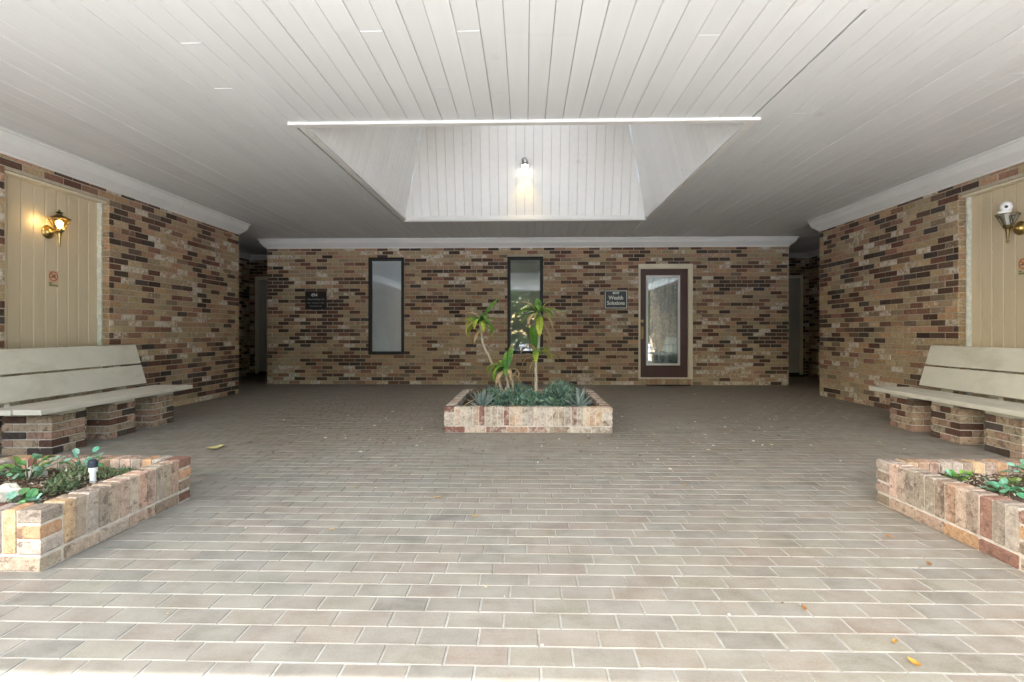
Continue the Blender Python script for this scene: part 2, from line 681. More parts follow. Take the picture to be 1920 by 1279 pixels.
def crown(path, side, parent, z0=2.485, z1=2.652, name='crown_moulding', dep=.12):
    """sweep of a crown profile along a plan path; side=+1 puts it to the left of travel"""
    H = z1 - z0
    prof = [(0, 0), (.014, 0), (.016, .022), (.03, .03), (.05, .05), (.085, .085), (.098, .12), (dep - .012, H - .028), (dep, H - .022), (dep, H), (0, H)]
    P = [Vector(p) for p in path]
    offs = []
    for i in range(len(P)):
        d0 = (P[i] - P[i - 1]).normalized() if i > 0 else None
        d1 = (P[i + 1] - P[i]).normalized() if i < len(P) - 1 else None
        n0 = Vector((-d0.y, d0.x)) * side if d0 else None
        n1 = Vector((-d1.y, d1.x)) * side if d1 else None
        if n0 is None: o = n1
        elif n1 is None: o = n0
        else:
            o = (n0 + n1)
            o = o / (o.dot(n0))
        offs.append(o)
    mb = MB()
    np_ = len(prof)
    vs_ = []
    for p, o in zip(P, offs):
        for (d, z) in prof:
            q = p + o * d
            vs_.append((q.x, q.y, z0 + z))
    fs = []
    for i in range(len(P) - 1):
        for k in range(np_):
            fs.append((i * np_ + k, i * np_ + (k + 1) % np_, (i + 1) * np_ + (k + 1) % np_, (i + 1) * np_ + k))
    fs.append(tuple(range(np_)))
    fs.append(tuple((len(P) - 1) * np_ + k for k in reversed(range(np_))))
    mb.add(vs_, fs)
    return mb.build(name, TRIM, parent)


# ------------------------------------------------------------------ ground and floor
YB = 9.40         # face of the back wall
XL, XR = -4.45, 4.44
YE = 7.92         # inner end of the side walls
YW = .30         # outer end of the side walls
YF = -1.82          # roof edge, extended outward to cut sky light on the near floor
CZ = 2.655        # ceiling

mb = MB()
mb.box((-220, -220, -.40), (220, 220, -.06))
g = tag(mb.build('lawn', LAWN), kind='structure')
mb = MB()
mb.box((-40, -27, -.058), (40, -1.9, -.012))
tag(mb.build('driveway', CONC), kind='structure')

floor = tag(empty('patio_floor'), 'running bond patio of grey and tan brick pavers under the roof', None, kind='structure')
mb = MB()
mb.box((-6.6, -1.9, -.056), (6.6, 12, -.0022))
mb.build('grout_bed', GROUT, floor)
rng = random.Random(11)
T_W, T_H = .1855, .0934
tiles = []
TC = [(.240, .218, .182), (.228, .208, .176), (.252, .218, .178), (.242, .206, .168), (.256, .232, .190), (.205, .189, .162), (.25, .208, .172)]
mxf = Matrix(((1, 0, 0, 0), (0, 0, 1, 0), (0, -1, 0, 0), (0, 0, 0, 1)))   # local y (into) -> -z, local z -> y
yrow = .062 - 20 * .0934
k = 0
off = 0.0
while yrow < 11.9:
    off += rng.choice([.25, .5, .5, .35]) * T_W + rng.uniform(-.012, .012)
    yc = yrow + T_H / 2
    xe = 6.5 if yc > YE - .1 else 4.43
    x = -math.ceil((xe + .3) / T_W) * T_W + (off % T_W)
    while x < xe:
        a, b = max(x + .0026, -xe), min(x + T_W - .0026, xe)
        x += T_W
        if b - a < .02:
            continue
        cx = (a + b) / 2
        # no pavers inside planters
        if (-.70 < cx < .75 and 5.0 < yc < 6.4) or (yc > YB + .05 and -4.6 < cx < 4.6):
            continue
        warm = noise.noise(Vector((cx * .35 + 4, yc * .5, 2))) + cx * .08
        cc = rng.choice(TC)
        cc = (cc[0] * (1 + .07 * warm), cc[1], cc[2] * (1 - .08 * warm))
        cc = jit(cc, .08, rng)
        tiles.append(((cx, rng.uniform(-.0007, .0007), yc + rng.uniform(-.001, .001)), round(b - a, 3), T_H - .0052, .01, (*cc, 0), rng.uniform(-.004, .004)))
    yrow += T_H
    k += 1


def tile_hidden(p):
    return (p.x < -1.88 and p.y < 3.0) or (p.x > 1.9 and p.y < 3.0)


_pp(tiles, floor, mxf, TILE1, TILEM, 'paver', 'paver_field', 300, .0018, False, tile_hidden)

# ------------------------------------------------------------------ walls
OPEN_L = (4.306, 5.42, 0.0, 2.345)
# --- back wall
MB_BACK = Matrix.Translation((0, YB, 0))
back_wall = tag(empty('brick_wall', (0, YB, 0)), 'long tan and dark brown brick wall with two narrow windows and a glazed door', 'wall')
W1 = (-2.866, -2.212, .545, 2.318)
W2 = (-.326, .323, .560, 2.324)
DR = (2.040, 3.009, 0.0, 2.184)
BX0, BX1 = -4.748, 4.721
hl = [W1, W2, DR]
mb = MB()
backing(mb, BX0, BX1, 0, 2.70, hl, .22, MB_BACK)
bld(mb, 'mortar_bed', MORTAR, back_wall)


_pp(brick_run(BX0, BX1, 0, 2.66, hl, 3), back_wall, MB_BACK, BRICK1, BRICKM, 'brick', 'brickwork')
# rowlock sill under the door
rk = []
rng = random.Random(5)
x = DR[0] + .004
while x < DR[1] - .03:
    rk.append(((x + .031, -.03, .055), .060, .105, .04, (*jit(rng.choice(TANS), .15, rng), .25), 0))
    x += .0669
_pp(rk, back_wall, MB_BACK, BRICK1, BRICKM, 'sill_brick', 'sill_bricks', 40)
mb = MB()
mb.box((DR[0], YB - .008, 0), (DR[1], YB + .2, .112))
bld(mb, 'sill_mortar', MORTAR, back_wall)
crown([(BX0, 11.2), (BX0, YB), (BX1, YB), (BX1, 11.2)], -1, None).parent = None
cr = [o for o in COL.objects if o.name.startswith('crown_moulding')][-1]
child(cr, back_wall)


def blinds(x0, x1, z0, z1, y, pitch, tilt, parent, mat=BLINDM):
    mb = MB()
    z = z0
    while z < z1:
        m = Matrix.Translation(((x0 + x1) / 2, y, z)) @ Matrix.Rotation(tilt, 4, 'X')
        mb.box((-(x1 - x0) / 2, -.012, -.0006), ((x1 - x0) / 2, .012, .0006), None, m)
        z += pitch
    mb.box((x0, y - .015, z1), (x1, y + .015, z1 + .03))
    for fx in (.2, .8):
        xx = x0 + (x1 - x0) * fx
        mb.box((xx - .001, y - .0135, z0), (xx + .001, y - .0125, z1))
    o = bld(mb, 'blind', mat, parent)
    tag(o, kind='stuff')
    return o


def window(Wn, glass, label, bl):
    x0, x1, z0, z1 = Wn
    mb = MB()
    fw = .042
    for (a, b, c, d) in ((x0, x1, z0, z0 + fw), (x0, x1, z1 - fw, z1), (x0, x0 + fw, z0 + fw, z1 - fw), (x1 - fw, x1, z0 + fw, z1 - fw)):
        mb.box((a, YB - .028, c), (b, YB + .07, d))
    # inner stop, one step back
    f2 = .015
    a0, a1, c0, c1 = x0 + fw, x1 - fw, z0 + fw, z1 - fw
    for (a, b, c, d) in ((a0, a1, c0, c0 + f2), (a0, a1, c1 - f2, c1), (a0, a0 + f2, c0 + f2, c1 - f2), (a1 - f2, a1, c0 + f2, c1 - f2)):
        mb.box((a, YB - .006, c), (b, YB + .05, d))
    wn = bld(mb, 'window', BRONZE, back_wall, bevel=.003)
    wn['label'] = label
    mb = MB()
    mb.box((a0 + .003, YB + .012, c0 + .003), (a1 - .003, YB + .018, c1 - .003))
    bld(mb, 'pane', glass, wn)
    if bl:
        blinds(a0 + .006, a1 - .006, c0 + .02, c1 - .05, YB + .042, .0215, bl[0], wn, bl[1])
    return wn


BLIND_D = plain('blind_vinyl_taupe', (.42, .41, .37), .6, var=.04)
window(W1, GLASS_BLIND, 'narrow dark framed window with closed white blinds', (R(64), BLINDM))
window(W2, GLASS_FILM, 'narrow dark framed window reflecting trees behind the planter', (R(66), BLIND_D))
# dark rooms behind the glass
mb = MB()
for (a, b) in ((-3.1, -2.0), (-.6, .6), (1.9, 3.15)):
    mb.box((a, YB + .85, 0), (b, YB + .87, 2.6))
    mb.box((a, YB + .22, 0), (a + .02, YB + .85, 2.6))
    mb.box((b - .02, YB + .22, 0), (b, YB + .85, 2.6))
    mb.box((a, YB + .22, 2.6), (b, YB + .87, 2.62))
    mb.box((a, YB + .22, -.0015), (b, YB + .85, .0008))
bld(mb, 'room_lining', ROOMM, back_wall)

# --- door
mb = MB()
y0 = YB - .03
mb.box((DR[0], y0, .114), (DR[0] + .034, YB + .10, DR[3] - .09))
mb.box((DR[1] - .082, y0, .114), (DR[1], YB + .10, DR[3] - .09))
mb.box((DR[0], y0, DR[3] - .09), (DR[1], YB + .10, DR[3]))
mb.box((DR[0], y0 - .006, .114), (DR[1] - .002, YB + .10, .137))
casing = bld(mb, 'door_casing', CREAMG, back_wall, bevel=.004)
mb = MB()
dx0, dx1, dz0, dz1 = 2.076, 2.925, .140, 2.092
gx0, gx1, gz0, gz1 = 2.188, 2.781, .361, 1.973
yd0, yd1 = YB + .012, YB + .056
mb.box((dx0, yd0, dz0), (gx0, yd1, dz1))
mb.box((gx1, yd0, dz0), (dx1, yd1, dz1))
mb.box((gx0, yd0, dz0), (gx1, yd1, gz0))
mb.box((gx0, yd0, gz1), (gx1, yd1, dz1))
door = bld(mb, 'door', BURG, back_wall)
door['label'] = 'burgundy door with a tall glass light and brass handle'
mb = MB()
t_ = .03
for (a, b, c, d) in ((gx0 - .008, gx1 + .008, gz0 - .008, gz0 + t_), (gx0 - .008, gx1 + .008, gz1 - t_, gz1 + .008), (gx0 - .008, gx0 + t_, gz0 + t_, gz1 - t_), (gx1 - t_, gx1 + .008, gz0 + t_, gz1 - t_)):
    mb.box((a, yd0 - .014, c), (b, yd0 + .02, d))
bld(mb, 'glass_bead', TRIM, door, bevel=.004)
mb = MB()
mb.box((gx0 + .01, yd0 + .008, gz0 + .01), (gx1 - .01, yd0 + .014, gz1 - .01))
bld(mb, 'pane', GLASS_DOOR, door)
PALE_SHEET = plain('added_pale_sheet', (.56, .60, .61), .9, var=.12, scale=3, stretch=(6, 1, .4))  # pale rippled sheet added behind the pane to lighten the door glass
mb = MB()
nn = 60
vs_ = []
for i in range(nn + 1):
    xx = gx0 - .03 + (gx1 - gx0 + .06) * i / nn
    yy = YB + .085 + .008 * math.sin(i * .9) + .004 * math.sin(i * 2.3)
    vs_ += [(xx, yy, gz0 - .03), (xx, yy, gz1 + .03)]
mb.add(vs_, [(2 * i, 2 * i + 2, 2 * i + 3, 2 * i + 1) for i in range(nn)])
bld(mb, 'added_pale_sheet', PALE_SHEET, door, smooth=True)
mb = MB()
hx = dx0 + .035
my = Matrix.Translation((hx, yd0, 0)) @ Matrix.Rotation(R(90), 4, 'X')
mb.lathe([(0, .028), (.02, .026), (.028, .012), (.028, 0)], 20, Matrix.Translation((hx, yd0, 1.155)) @ Matrix.Rotation(R(90), 4, 'X'))
mb.box((hx - .019, yd0 - .008, .83), (hx + .019, yd0, 1.06))
mb.tube([(hx, yd0 - .008, 1.035), (hx, yd0 - .05, 1.03), (hx + .002, yd0 - .062, .99), (hx, yd0 - .062, .90), (hx, yd0 - .045, .855), (hx, yd0 - .006, .85)], [.011, .011, .012, .012, .011, .010], 10)
mb.tube([(hx, yd0 - .03, 1.04), (hx, yd0 - .06, 1.06)], [.012, .009], 8)
bld(mb, 'handle', BRASS, door, smooth=False)
mb = MB()
pts = []
for i in range(25):
    a = math.pi * i / 24
    pts.append((2.56 + .40 * math.cos(a), 9.345 - .17 * math.sin(a), 0))
n_p = len(pts)
mb.add([(x, y, .002) for x, y, z in pts] + [(x, y, .014) for x, y, z in pts],
       [tuple(range(n_p)), tuple(n_p + i for i in reversed(range(n_p)))] + [(i, (i + 1) % n_p, n_p + (i + 1) % n_p, n_p + i) for i in range(n_p)])
tag(mb.build('door_mat', RUBBER), 'black half-round rubber mat on the pavers below the burgundy door', 'door mat')


# --- side walls
def side_wall(sx, label, seed):
    X = XL if sx < 0 else XR
    wl = tag(empty('brick_wall', (X, 0, 0)), label, 'wall')
    # local x along world Y; local y into the wall
    if sx < 0:
        mx = Matrix(((0, -1, 0, X), (1, 0, 0, 0), (0, 0, 1, 0), (0, 0, 0, 1)))
    else:
        # local x runs along -Y
        mx = Matrix(((0, 1, 0, X), (-1, 0, 0, 0), (0, 0, 1, 0), (0, 0, 0, 1)))
    fl = (lambda a, b: (a, b)) if sx < 0 else (lambda a, b: (-b, -a))
    u0, u1 = fl(YW, YE)
    h0, h1 = fl(OPEN_L[0], OPEN_L[1])
    holes = [(h0, h1, 0, OPEN_L[3])]
    mb = MB()
    backing(mb, u0, u1, 0, 2.70, holes, .11, mx)
    mb.box((u0, .24, 0), (u1, .30, 2.70), None, mx)
    bld(mb, 'mortar_bed', MORTAR, wl)

    def hid(p):
        q = proj(p)
        return 3.7 < p.y < 5.5 and p.z < .8
    _pp(brick_run(u0, u1, 0, 2.66, holes, seed, .40 if sx > 0 else .31), wl, mx, BRICK1, BRICKM, 'brick', 'brickwork', 300, hide=hid)
    # brick ends in the reveal at the far jamb and the near jamb
    rv = []
    rg = random.Random(seed + 9)
    z = 0
    k = 0
    while z < OPEN_L[3] - .03:
        for yy, facing in ((OPEN_L[1], -1), (OPEN_L[0], 1)):
            cc = (*jit(rg.choice([(.36, .24, .13), (.34, .26, .16), (.36, .23, .14), (.30, .22, .14)]), .15, rg), rg.uniform(0, .3))
            rv.append((yy, facing, z + C_H / 2, cc))
        z += C_H
        k += 1
    for facing in (-1, 1):
        m2 = (Matrix.Translation((X, 0, 0)) @ (Matrix.Rotation(0, 4, 'Z') if facing < 0 else Matrix.Rotation(math.pi, 4, 'Z')))
        ps = []
        for (yy, fc, zc, cc) in rv:
            if fc != facing: continue
            lx = (.047 * sx) if facing < 0 else -(.047 * sx)
            ly = yy - .006 if facing < 0 else -(yy + .006)
            ps.append(((lx, ly, zc), .093, B_H, .012, cc, 0))
        _pp(ps, wl, m2, BRICK1, BRICKM, 'brick', 'jamb_bricks', 40 if facing < 0 else 0)
    crown([(X + sx * .30, YW), (X, YW), (X, YE), (X + sx * 1.6, YE)], -1 if sx < 0 else 1, None, 2.465, 2.652)
    c = [o for o in COL.objects if o.name.startswith('crown_moulding')][-1]
    child(c, wl)
    # cream panel of vertical boards, set back in the opening
    mb = MB()
    xp = X + sx * .112
    ya, yb = OPEN_L[0], OPEN_L[1]
    mb.box((min(xp + sx * .012, xp + sx * .05), ya, 0), (max(xp + sx * .012, xp + sx * .05), yb, OPEN_L[3]))
    pan = bld(mb, 'panel_backing', CREAMG, wl)
    nb = 9
    pw = (yb - ya - .03) / nb
    for i in range(nb):
        mb = MB()
        a = ya + .01 + i * pw
        xa, xb = sorted((xp - sx * .006, xp + sx * .012))
        # vertical board with eased edges
        e = .004
        inner = xa if sx > 0 else xb
        outer = xb if sx > 0 else xa
        v = [(outer, a + .003, 0), (outer, a + pw - .003, 0), (inner - (-sx) * 0, a + pw - .003 - e, 0), (inner, a + .003 + e, 0)]
        mid = inner + sx * e
        prof = [(outer, a + .003), (mid, a + .003), (inner, a + .003 + e), (inner, a + pw - .003 - e), (mid, a + pw - .003), (outer, a + pw - .003)]
        vs_ = [(x, y, 0.003) for x, y in prof] + [(x, y, OPEN_L[3] - .004) for x, y in prof]
        fs = [(j, (j + 1) % 6, 6 + (j + 1) % 6, 6 + j) for j in range(6)] + [(5, 4, 3, 2, 1, 0), (6, 7, 8, 9, 10, 11)]
        if sx < 0:
            pass
        mb.add(vs_, fs)
        bld(mb, 'plank', CREAM, wl)
    # old caulk line at the far jamb, small stop at the head
    mb = MB()
    xa, xb = sorted((X + sx * .062, X + sx * .108))
    rg = random.Random(seed)
    z = 0
    while z < OPEN_L[3] - .03:
        mb.box((xa, yb - .024 - rg.uniform(0, .01), z), (xb, yb - .0125, min(z + .06, OPEN_L[3] - .02)))
        z += .06
    bld(mb, 'caulk_bead', CAULK, wl)
    mb = MB()
    xa, xb = sorted((X + sx * .02, X + sx * .106))
    mb.box((xa, ya + .004, OPEN_L[3] - .022), (xb, yb - .004, OPEN_L[3] - .0015))
    bld(mb, 'head_stop', CREAMG, wl)
    return wl


wall_l = side_wall(-1, 'left brick side wall with cream board panel and lit brass lantern', 21)
wall_r = side_wall(1, 'right brick side wall with cream board panel behind the bench', 35)


# --- hallway walls either side of the back wall
def hall(sx, label, dlabel, seed):
    hw = tag(empty('hallway_wall', (sx * 6.1, 11.3, 0)), label, 'wall')
    dx = (5.966, 4.99)
    hole = sorted((sx * dx[0], sx * dx[1]))
    holes = [(hole[0], hole[1], 0, 2.185)]
    x0, x1 = sorted((sx * 6.1, sx * 4.3))
    mx = Matrix.Translation((0, 11.3, 0))
    mb = MB()
    backing(mb, x0, x1, 0, 2.70, holes, .2, mx)
    mb.box((min(sx * 6.1, sx * 6.3), YE - .02, 0), (max(sx * 6.1, sx * 6.3), 11.3, 2.70))
    # near return behind the side wall and flank of the back room
    xa, xb = sorted((sx * 4.76, sx * 6.3))
    mb.box((xa, YE - .22, 0), (xb, YE - .02, 2.70))
    xa, xb = sorted((sx * 4.50, sx * 4.70))
    mb.box((xa, YB + .22, 0), (xb, 11.3, 2.70))
    bld(mb, 'mortar_bed', MORTAR, hw)
    _pp(brick_run(x0, x1, 0, 2.66, holes, seed, .5), hw, mx, BRICK1, BRICKM, 'brick', 'brickwork', 150)
    if sx < 0:
        m2 = Matrix(((0, -1, 0, -6.1), (1, 0, 0, 0), (0, 0, 1, 0), (0, 0, 0, 1)))
        rr = brick_run(YE, 11.28, 0, 2.66, [], seed + 1, .5)
    else:
        m2 = Matrix(((0, 1, 0, 6.1), (-1, 0, 0, 0), (0, 0, 1, 0), (0, 0, 0, 1)))
        rr = brick_run(-11.28, -YE, 0, 2.66, [], seed + 1, .5)
    _pp(rr, hw, m2, BRICK1, BRICKM, 'brick', 'side_brickwork', 150, hide=lambda p: p.y < 10.2)
    crown([(sx * 6.1, YE), (sx * 6.1, 11.3), (sx * 4.3, 11.3)], -1 if sx < 0 else 1, None, 2.55, 2.652, dep=.10)
    c = [o for o in COL.objects if o.name.startswith('crown_moulding')][-1]
    child(c, hw)
    # door
    mb = MB()
    a, b = hole
    fr = .05
    mb.box((a, 11.27, .04), (a + fr, 11.4, 2.135))
    mb.box((b - fr, 11.27, .04), (b, 11.4, 2.135))
    mb.box((a, 11.27, 2.135), (b, 11.4, 2.185))
    bld(mb, 'door_frame', CREAMG, hw, bevel=.004)
    mb = MB()
    mb.box((a + fr + .003, 11.31, .085), (b - fr - .003, 11.35, 2.130))
    for (c0, c1) in ((.25, 1.0), (1.15, 1.98)):
        mb.box((a + .17, 11.302, c0), (b - .17, 11.3095, c1))
    d = bld(mb, 'door', GREYDOOR, hw, bevel=.003)
    mb = MB()
    kx = (b - .11) if sx < 0 else (a + .11)
    mb.lathe([(0, .06), (.022, .055), (.028, .042), (.012, .02), (.026, .004), (.026, 0)], 16, Matrix.Translation((kx, 11.31, 1.0)) @ Matrix.Rotation(R(90), 4, 'X'))
    bld(mb, 'handle', BRASS, d, smooth=True)
    mb = MB()
    mb.box((a, 11.24, 0.001), (b, 11.40, .039))
    mb.box((a + fr + .001, 11.32, .0395), (b - fr - .001, 11.40, .13))
    bld(mb, 'threshold', DARKGAP, hw)


hall(-1, 'dark brick hallway walls and grey door beyond the left end of the long wall', '', 51)
hall(1, 'dark brick hallway walls and grey door beyond the right end of the long wall', '', 63)

# ------------------------------------------------------------------ ceiling
ceiling = tag(empty('ceiling', (0, 0, CZ)), 'pale grey painted tongue and groove board ceiling with a raised square well', None, kind='structure')
SKX0, SKX1, SKY0, SKY1 = -1.83, 1.815, 4.20, 7.82
P_W = .1376
_pc = {}


def ceil_plank(xc, wd, ya, yb, z=CZ, drop=0):
    key = (round(wd, 4), round(yb - ya, 3))
    L = key[1]
    if key not in _pc:
        mb = MB()
        a = wd / 2
        ch = .0035
        prof = [(-a, .018), (-a, ch), (-a + ch, 0), (a - ch, 0), (a, ch), (a, .018)]
        v = [(x, 0, z_) for x, z_ in prof] + [(x, L, z_) for x, z_ in prof]
        mb.add(v, [(j, 6 + j, 6 + (j + 1) % 6, (j + 1) % 6) for j in range(6)] + [(0, 1, 2, 3, 4, 5), (11, 10, 9, 8, 7, 6)])
        _pc[key] = mb.mesh('plank', CEIL)
    o = bpy.data.objects.new('plank', _pc[key])
    COL.objects.link(o)
    o.parent = ceiling
    o.matrix_parent_inverse = world(ceiling).inverted()
    o.location = (xc, ya, z - drop)


rng = random.Random(77)
nst = int(6.2 / P_W) + 1
for i in range(-nst, nst + 1):
    xc = i * P_W + .09
    ax = abs(xc)
    if ax > 6.15:
        continue
    start = YF if ax < 4.52 else YE - .05
    end = 11.35 if ax > 4.66 else YB + .05
    segs = [(start, end)]
    if SKX0 - .01 < xc < SKX1 + .01:
        segs = [(start, SKY0), (SKY1, end)]
    out = []
    for (a, b) in segs:
        cuts = [a]
        if b - a > 3:
            y = a + rng.choice([1.2, 1.8, 2.4, 3.0, 3.6]) + rng.uniform(-.1, .1)
            if b - y > .8:
                cuts.append(y)
            if b - y > 4.2:
                y2 = y + rng.choice([3.0, 3.6])
                cuts.append(y2)
        cuts.append(b)
        for j in range(len(cuts) - 1):
            out.append((cuts[j], cuts[j + 1]))
    if i == 12:
        out = [(YF, 2.78), (2.78, SKY0), (SKY1, end)]
    for (a, b) in out:
        gap = rng.choice([.002, .0022, .0026, .0036])
        wd = P_W - gap
        xo = 0
        if i == 12 and a > 2.7 and a < 3:
            wd = P_W - .014
            xo = -.006
        ceil_plank(xc + xo, round(wd, 4), round(a + .0012, 3), round(b - .0012, 3), CZ, rng.uniform(0, .0012) if rng.random() < .6 else rng.uniform(.002, .005))
# well cut edges narrower boards where the grid does not meet the sides are hidden by the trim

# well faces
WH = 1.75
KX = .246
TZ = CZ + WH


def clip_poly(poly, a, b, c):
    """keep a*x+b*y<=c"""
    out = []
    for i in range(len(poly)):
        p, q = poly[i], poly[(i + 1) % len(poly)]
        dp, dq = a * p[0] + b * p[1] - c, a * q[0] + b * q[1] - c
        if dp <= 0: out.append(p)
        if dp * dq < 0:
            t = dp / (dp - dq)
            out.append((p[0] + (q[0] - p[0]) * t, p[1] + (q[1] - p[1]) * t))
    return out


def well_face(origin, udir, inward, width, part):
    """origin: bottom corner; planks climb, leaning inward"""
    O, U, N = Vector(origin), Vector(udir), Vector(inward)
    sl_ = math.hypot(1, KX)
    V = (N * KX + Vector((0, 0, 1))) / sl_          # up the slope
    W = U.cross(V)
    if W.dot(N) < 0:
        W = -W
    Ls = WH * sl_
    kk = KX / sl_
    n = int(round(width / .132))
    pw = width / n
    for i in range(n):
        a, b = i * pw, (i + 1) * pw
        poly = [(a + .0012, 0), (b - .0012, 0), (b - .0012, Ls), (a + .0012, Ls)]
        poly = clip_poly(poly, -1, kk, 0)
        poly = clip_poly(poly, 1, kk, width)
        if len(poly) < 3:
            continue
        mb = MB()
        # bevelled front
        cx = sum(p[0] for p in poly) / len(poly)
        fr = [(p[0] + (.003 if p[0] < cx else -.003), p[1]) for p in poly]
        f = [O + U * p[0] + V * p[1] for p in fr]
        md = [O + U * p[0] + V * p[1] - W * .003 for p in poly]
        bk = [O + U * p[0] + V * p[1] - W * .016 for p in poly]
        m = len(poly)
        mb.add(f + md + bk, [tuple(range(m))] + [(j, (j + 1) % m, m + (j + 1) % m, m + j) for j in range(m)] + [(m + j, m + (j + 1) % m, 2 * m + (j + 1) % m, 2 * m + j) for j in range(m)])
        o = bld(mb, 'well_plank', WELL, part)
    # light-tight backing
    mb = MB()
    q = [(0, 0), (width, 0), (width - kk * Ls, Ls), (kk * Ls, Ls)]
    mb.add([O + U * x + V * y - W * .0175 for x, y in q] + [O + U * x + V * y - W * .06 for x, y in q],
           [(0, 1, 2, 3), (7, 6, 5, 4), (0, 4, 5, 1), (1, 5, 6, 2), (2, 6, 7, 3), (3, 7, 4, 0)])
    bld(mb, 'well_backing', DARKGAP, part)


WX, WY = SKX1 - SKX0, SKY1 - SKY0
well = empty('skylight_well', (0, 0, 0))
well.parent = ceiling
well.matrix_parent_inverse = world(ceiling).inverted()
well_face((SKX0, SKY1, CZ), (1, 0, 0), (0, -1, 0), WX, well)
well_face((SKX0, SKY0, CZ), (1, 0, 0), (0, 1, 0), WX, well)
well_face((SKX0, SKY0, CZ), (0, 1, 0), (1, 0, 0), WY, well)
well_face((SKX1, SKY0, CZ), (0, 1, 0), (-1, 0, 0), WY, well)
# top of the well with the rooflight in it
ins = KX * WH
ax0, ax1, ay0, ay1 = SKX0 + ins, SKX1 - ins, SKY0 + ins, SKY1 - ins
LX0, LX1, LY0, LY1 = -.55, .82, 5.35, ay1 - .02
mb = MB()
for (a, b, c, d) in ((ax0 - .1, LX0, ay0 - .1, ay1 + .1), (LX1, ax1 + .1, ay0 - .1, ay1 + .1), (LX0, LX1, ay0 - .1, LY0), (LX0, LX1, LY1, ay1 + .1)):
    mb.box((a, c, TZ), (b, d, TZ + .10))
bld(mb, 'well_lid', WELL, well)
mb = MB()
nx = 10
vs_, fs = [], []
for i in range(nx + 1):
    for j in range(nx + 1):
        u, v = i / nx, j / nx
        z = TZ + .11 + .18 * (math.sin(math.pi * u) * math.sin(math.pi * v)) ** .5
        vs_.append((LX0 - .04 + (LX1 - LX0 + .08) * u, LY0 - .04 + (LY1 - LY0 + .08) * v, z))
for i in range(nx):
    for j in range(nx):
        a = i * (nx + 1) + j
        fs.append((a, a + nx + 1, a + nx + 2, a + 1))
mb.add(vs_, fs)
bld(mb, 'rooflight_dome', SKYL, well, smooth=True)

# trim round the well
mb = MB()
tz0, tz1 = CZ - .020, CZ - .001
mb.box((SKX0 - .10, SKY0 - .055, tz0 - .006), (SKX1 + .05, SKY0 + .012, tz1))
bld(mb, 'well_trim', TRIM, ceiling, bevel=.004)
mb = MB()
mb.box((SKX0 - .03, SKY1 - .012, tz0 - .004), (SKX1 + .03, SKY1 + .035, tz1))
mb.box((SKX0 + .004, SKY1 - .030, CZ - .01), (SKX1 - .004, SKY1 - .013, CZ + .05))
bld(mb, 'well_trim', TRIM, ceiling, bevel=.003)
for s, X in ((-1, SKX0), (1, SKX1)):
    mb = MB()
    xa, xb = sorted((X + s * .045, X - s * .012))
    mb.box((xa, SKY0 + .014, tz0 + .002), (xb, SKY1 - .014, tz1))
    xa, xb = sorted((X - s * .013, X - s * .028))
    mb.box((xa, SKY0 + .02, CZ - .006), (xb, SKY1 - .032, CZ + .045))
    bld(mb, 'well_trim', TRIM, ceiling, bevel=.003)
# dark backing over the boards and the roof
mb = MB()
for (a, b, c, d) in ((-6.4, SKX0 - .02, YF, 11.6), (SKX1 + .02, 6.4, YF, 11.6), (SKX0 - .02, SKX1 + .02, YF, SKY0 - .02), (SKX0 - .02, SKX1 + .02, SKY1 + .02, 11.6)):
    mb.box((a, c, CZ + .0195), (b, d, CZ + .05))
bld(mb, 'ceiling_backing', DARKGAP, ceiling)
roof = MB()
for (a, b, c, d) in ((-7.2, SKX0 - .08, YF, 12.2), (SKX1 + .08, 7.2, YF, 12.2), (SKX0 - .08, SKX1 + .08, YF, SKY0 - .08), (SKX0 - .08, SKX1 + .08, SKY1 + .08, 12.2)):
    roof.box((a, c, CZ + .052), (b, d, CZ + .30))
tag(roof.build('roof', ROOFM), kind='structure')
mb = MB()
mb.box((-7.2, YF - .03, CZ - .05), (7.2, YF - .001, CZ + .32))
mb.box((-4.5, YF, CZ - .045), (4.5, YF + .09, CZ - .004))
tag(mb.build('roof_fascia', TRIM), 'white fascia board along the open front edge of the roof', 'fascia')


# ------------------------------------------------------------------ planters
PB = [(.44, .27, .16), (.38, .30, .23), (.42, .37, .32), (.40, .26, .18), (.36, .27, .22), (.36, .28, .22), (.44, .31, .19), (.42, .34, .28), (.34, .25, .19), (.42, .35, .30), (.44, .30, .23), (.46, .33, .26), (.20, .095, .07), (.24, .13, .10), (.30, .25, .20), (.26, .20, .15)]


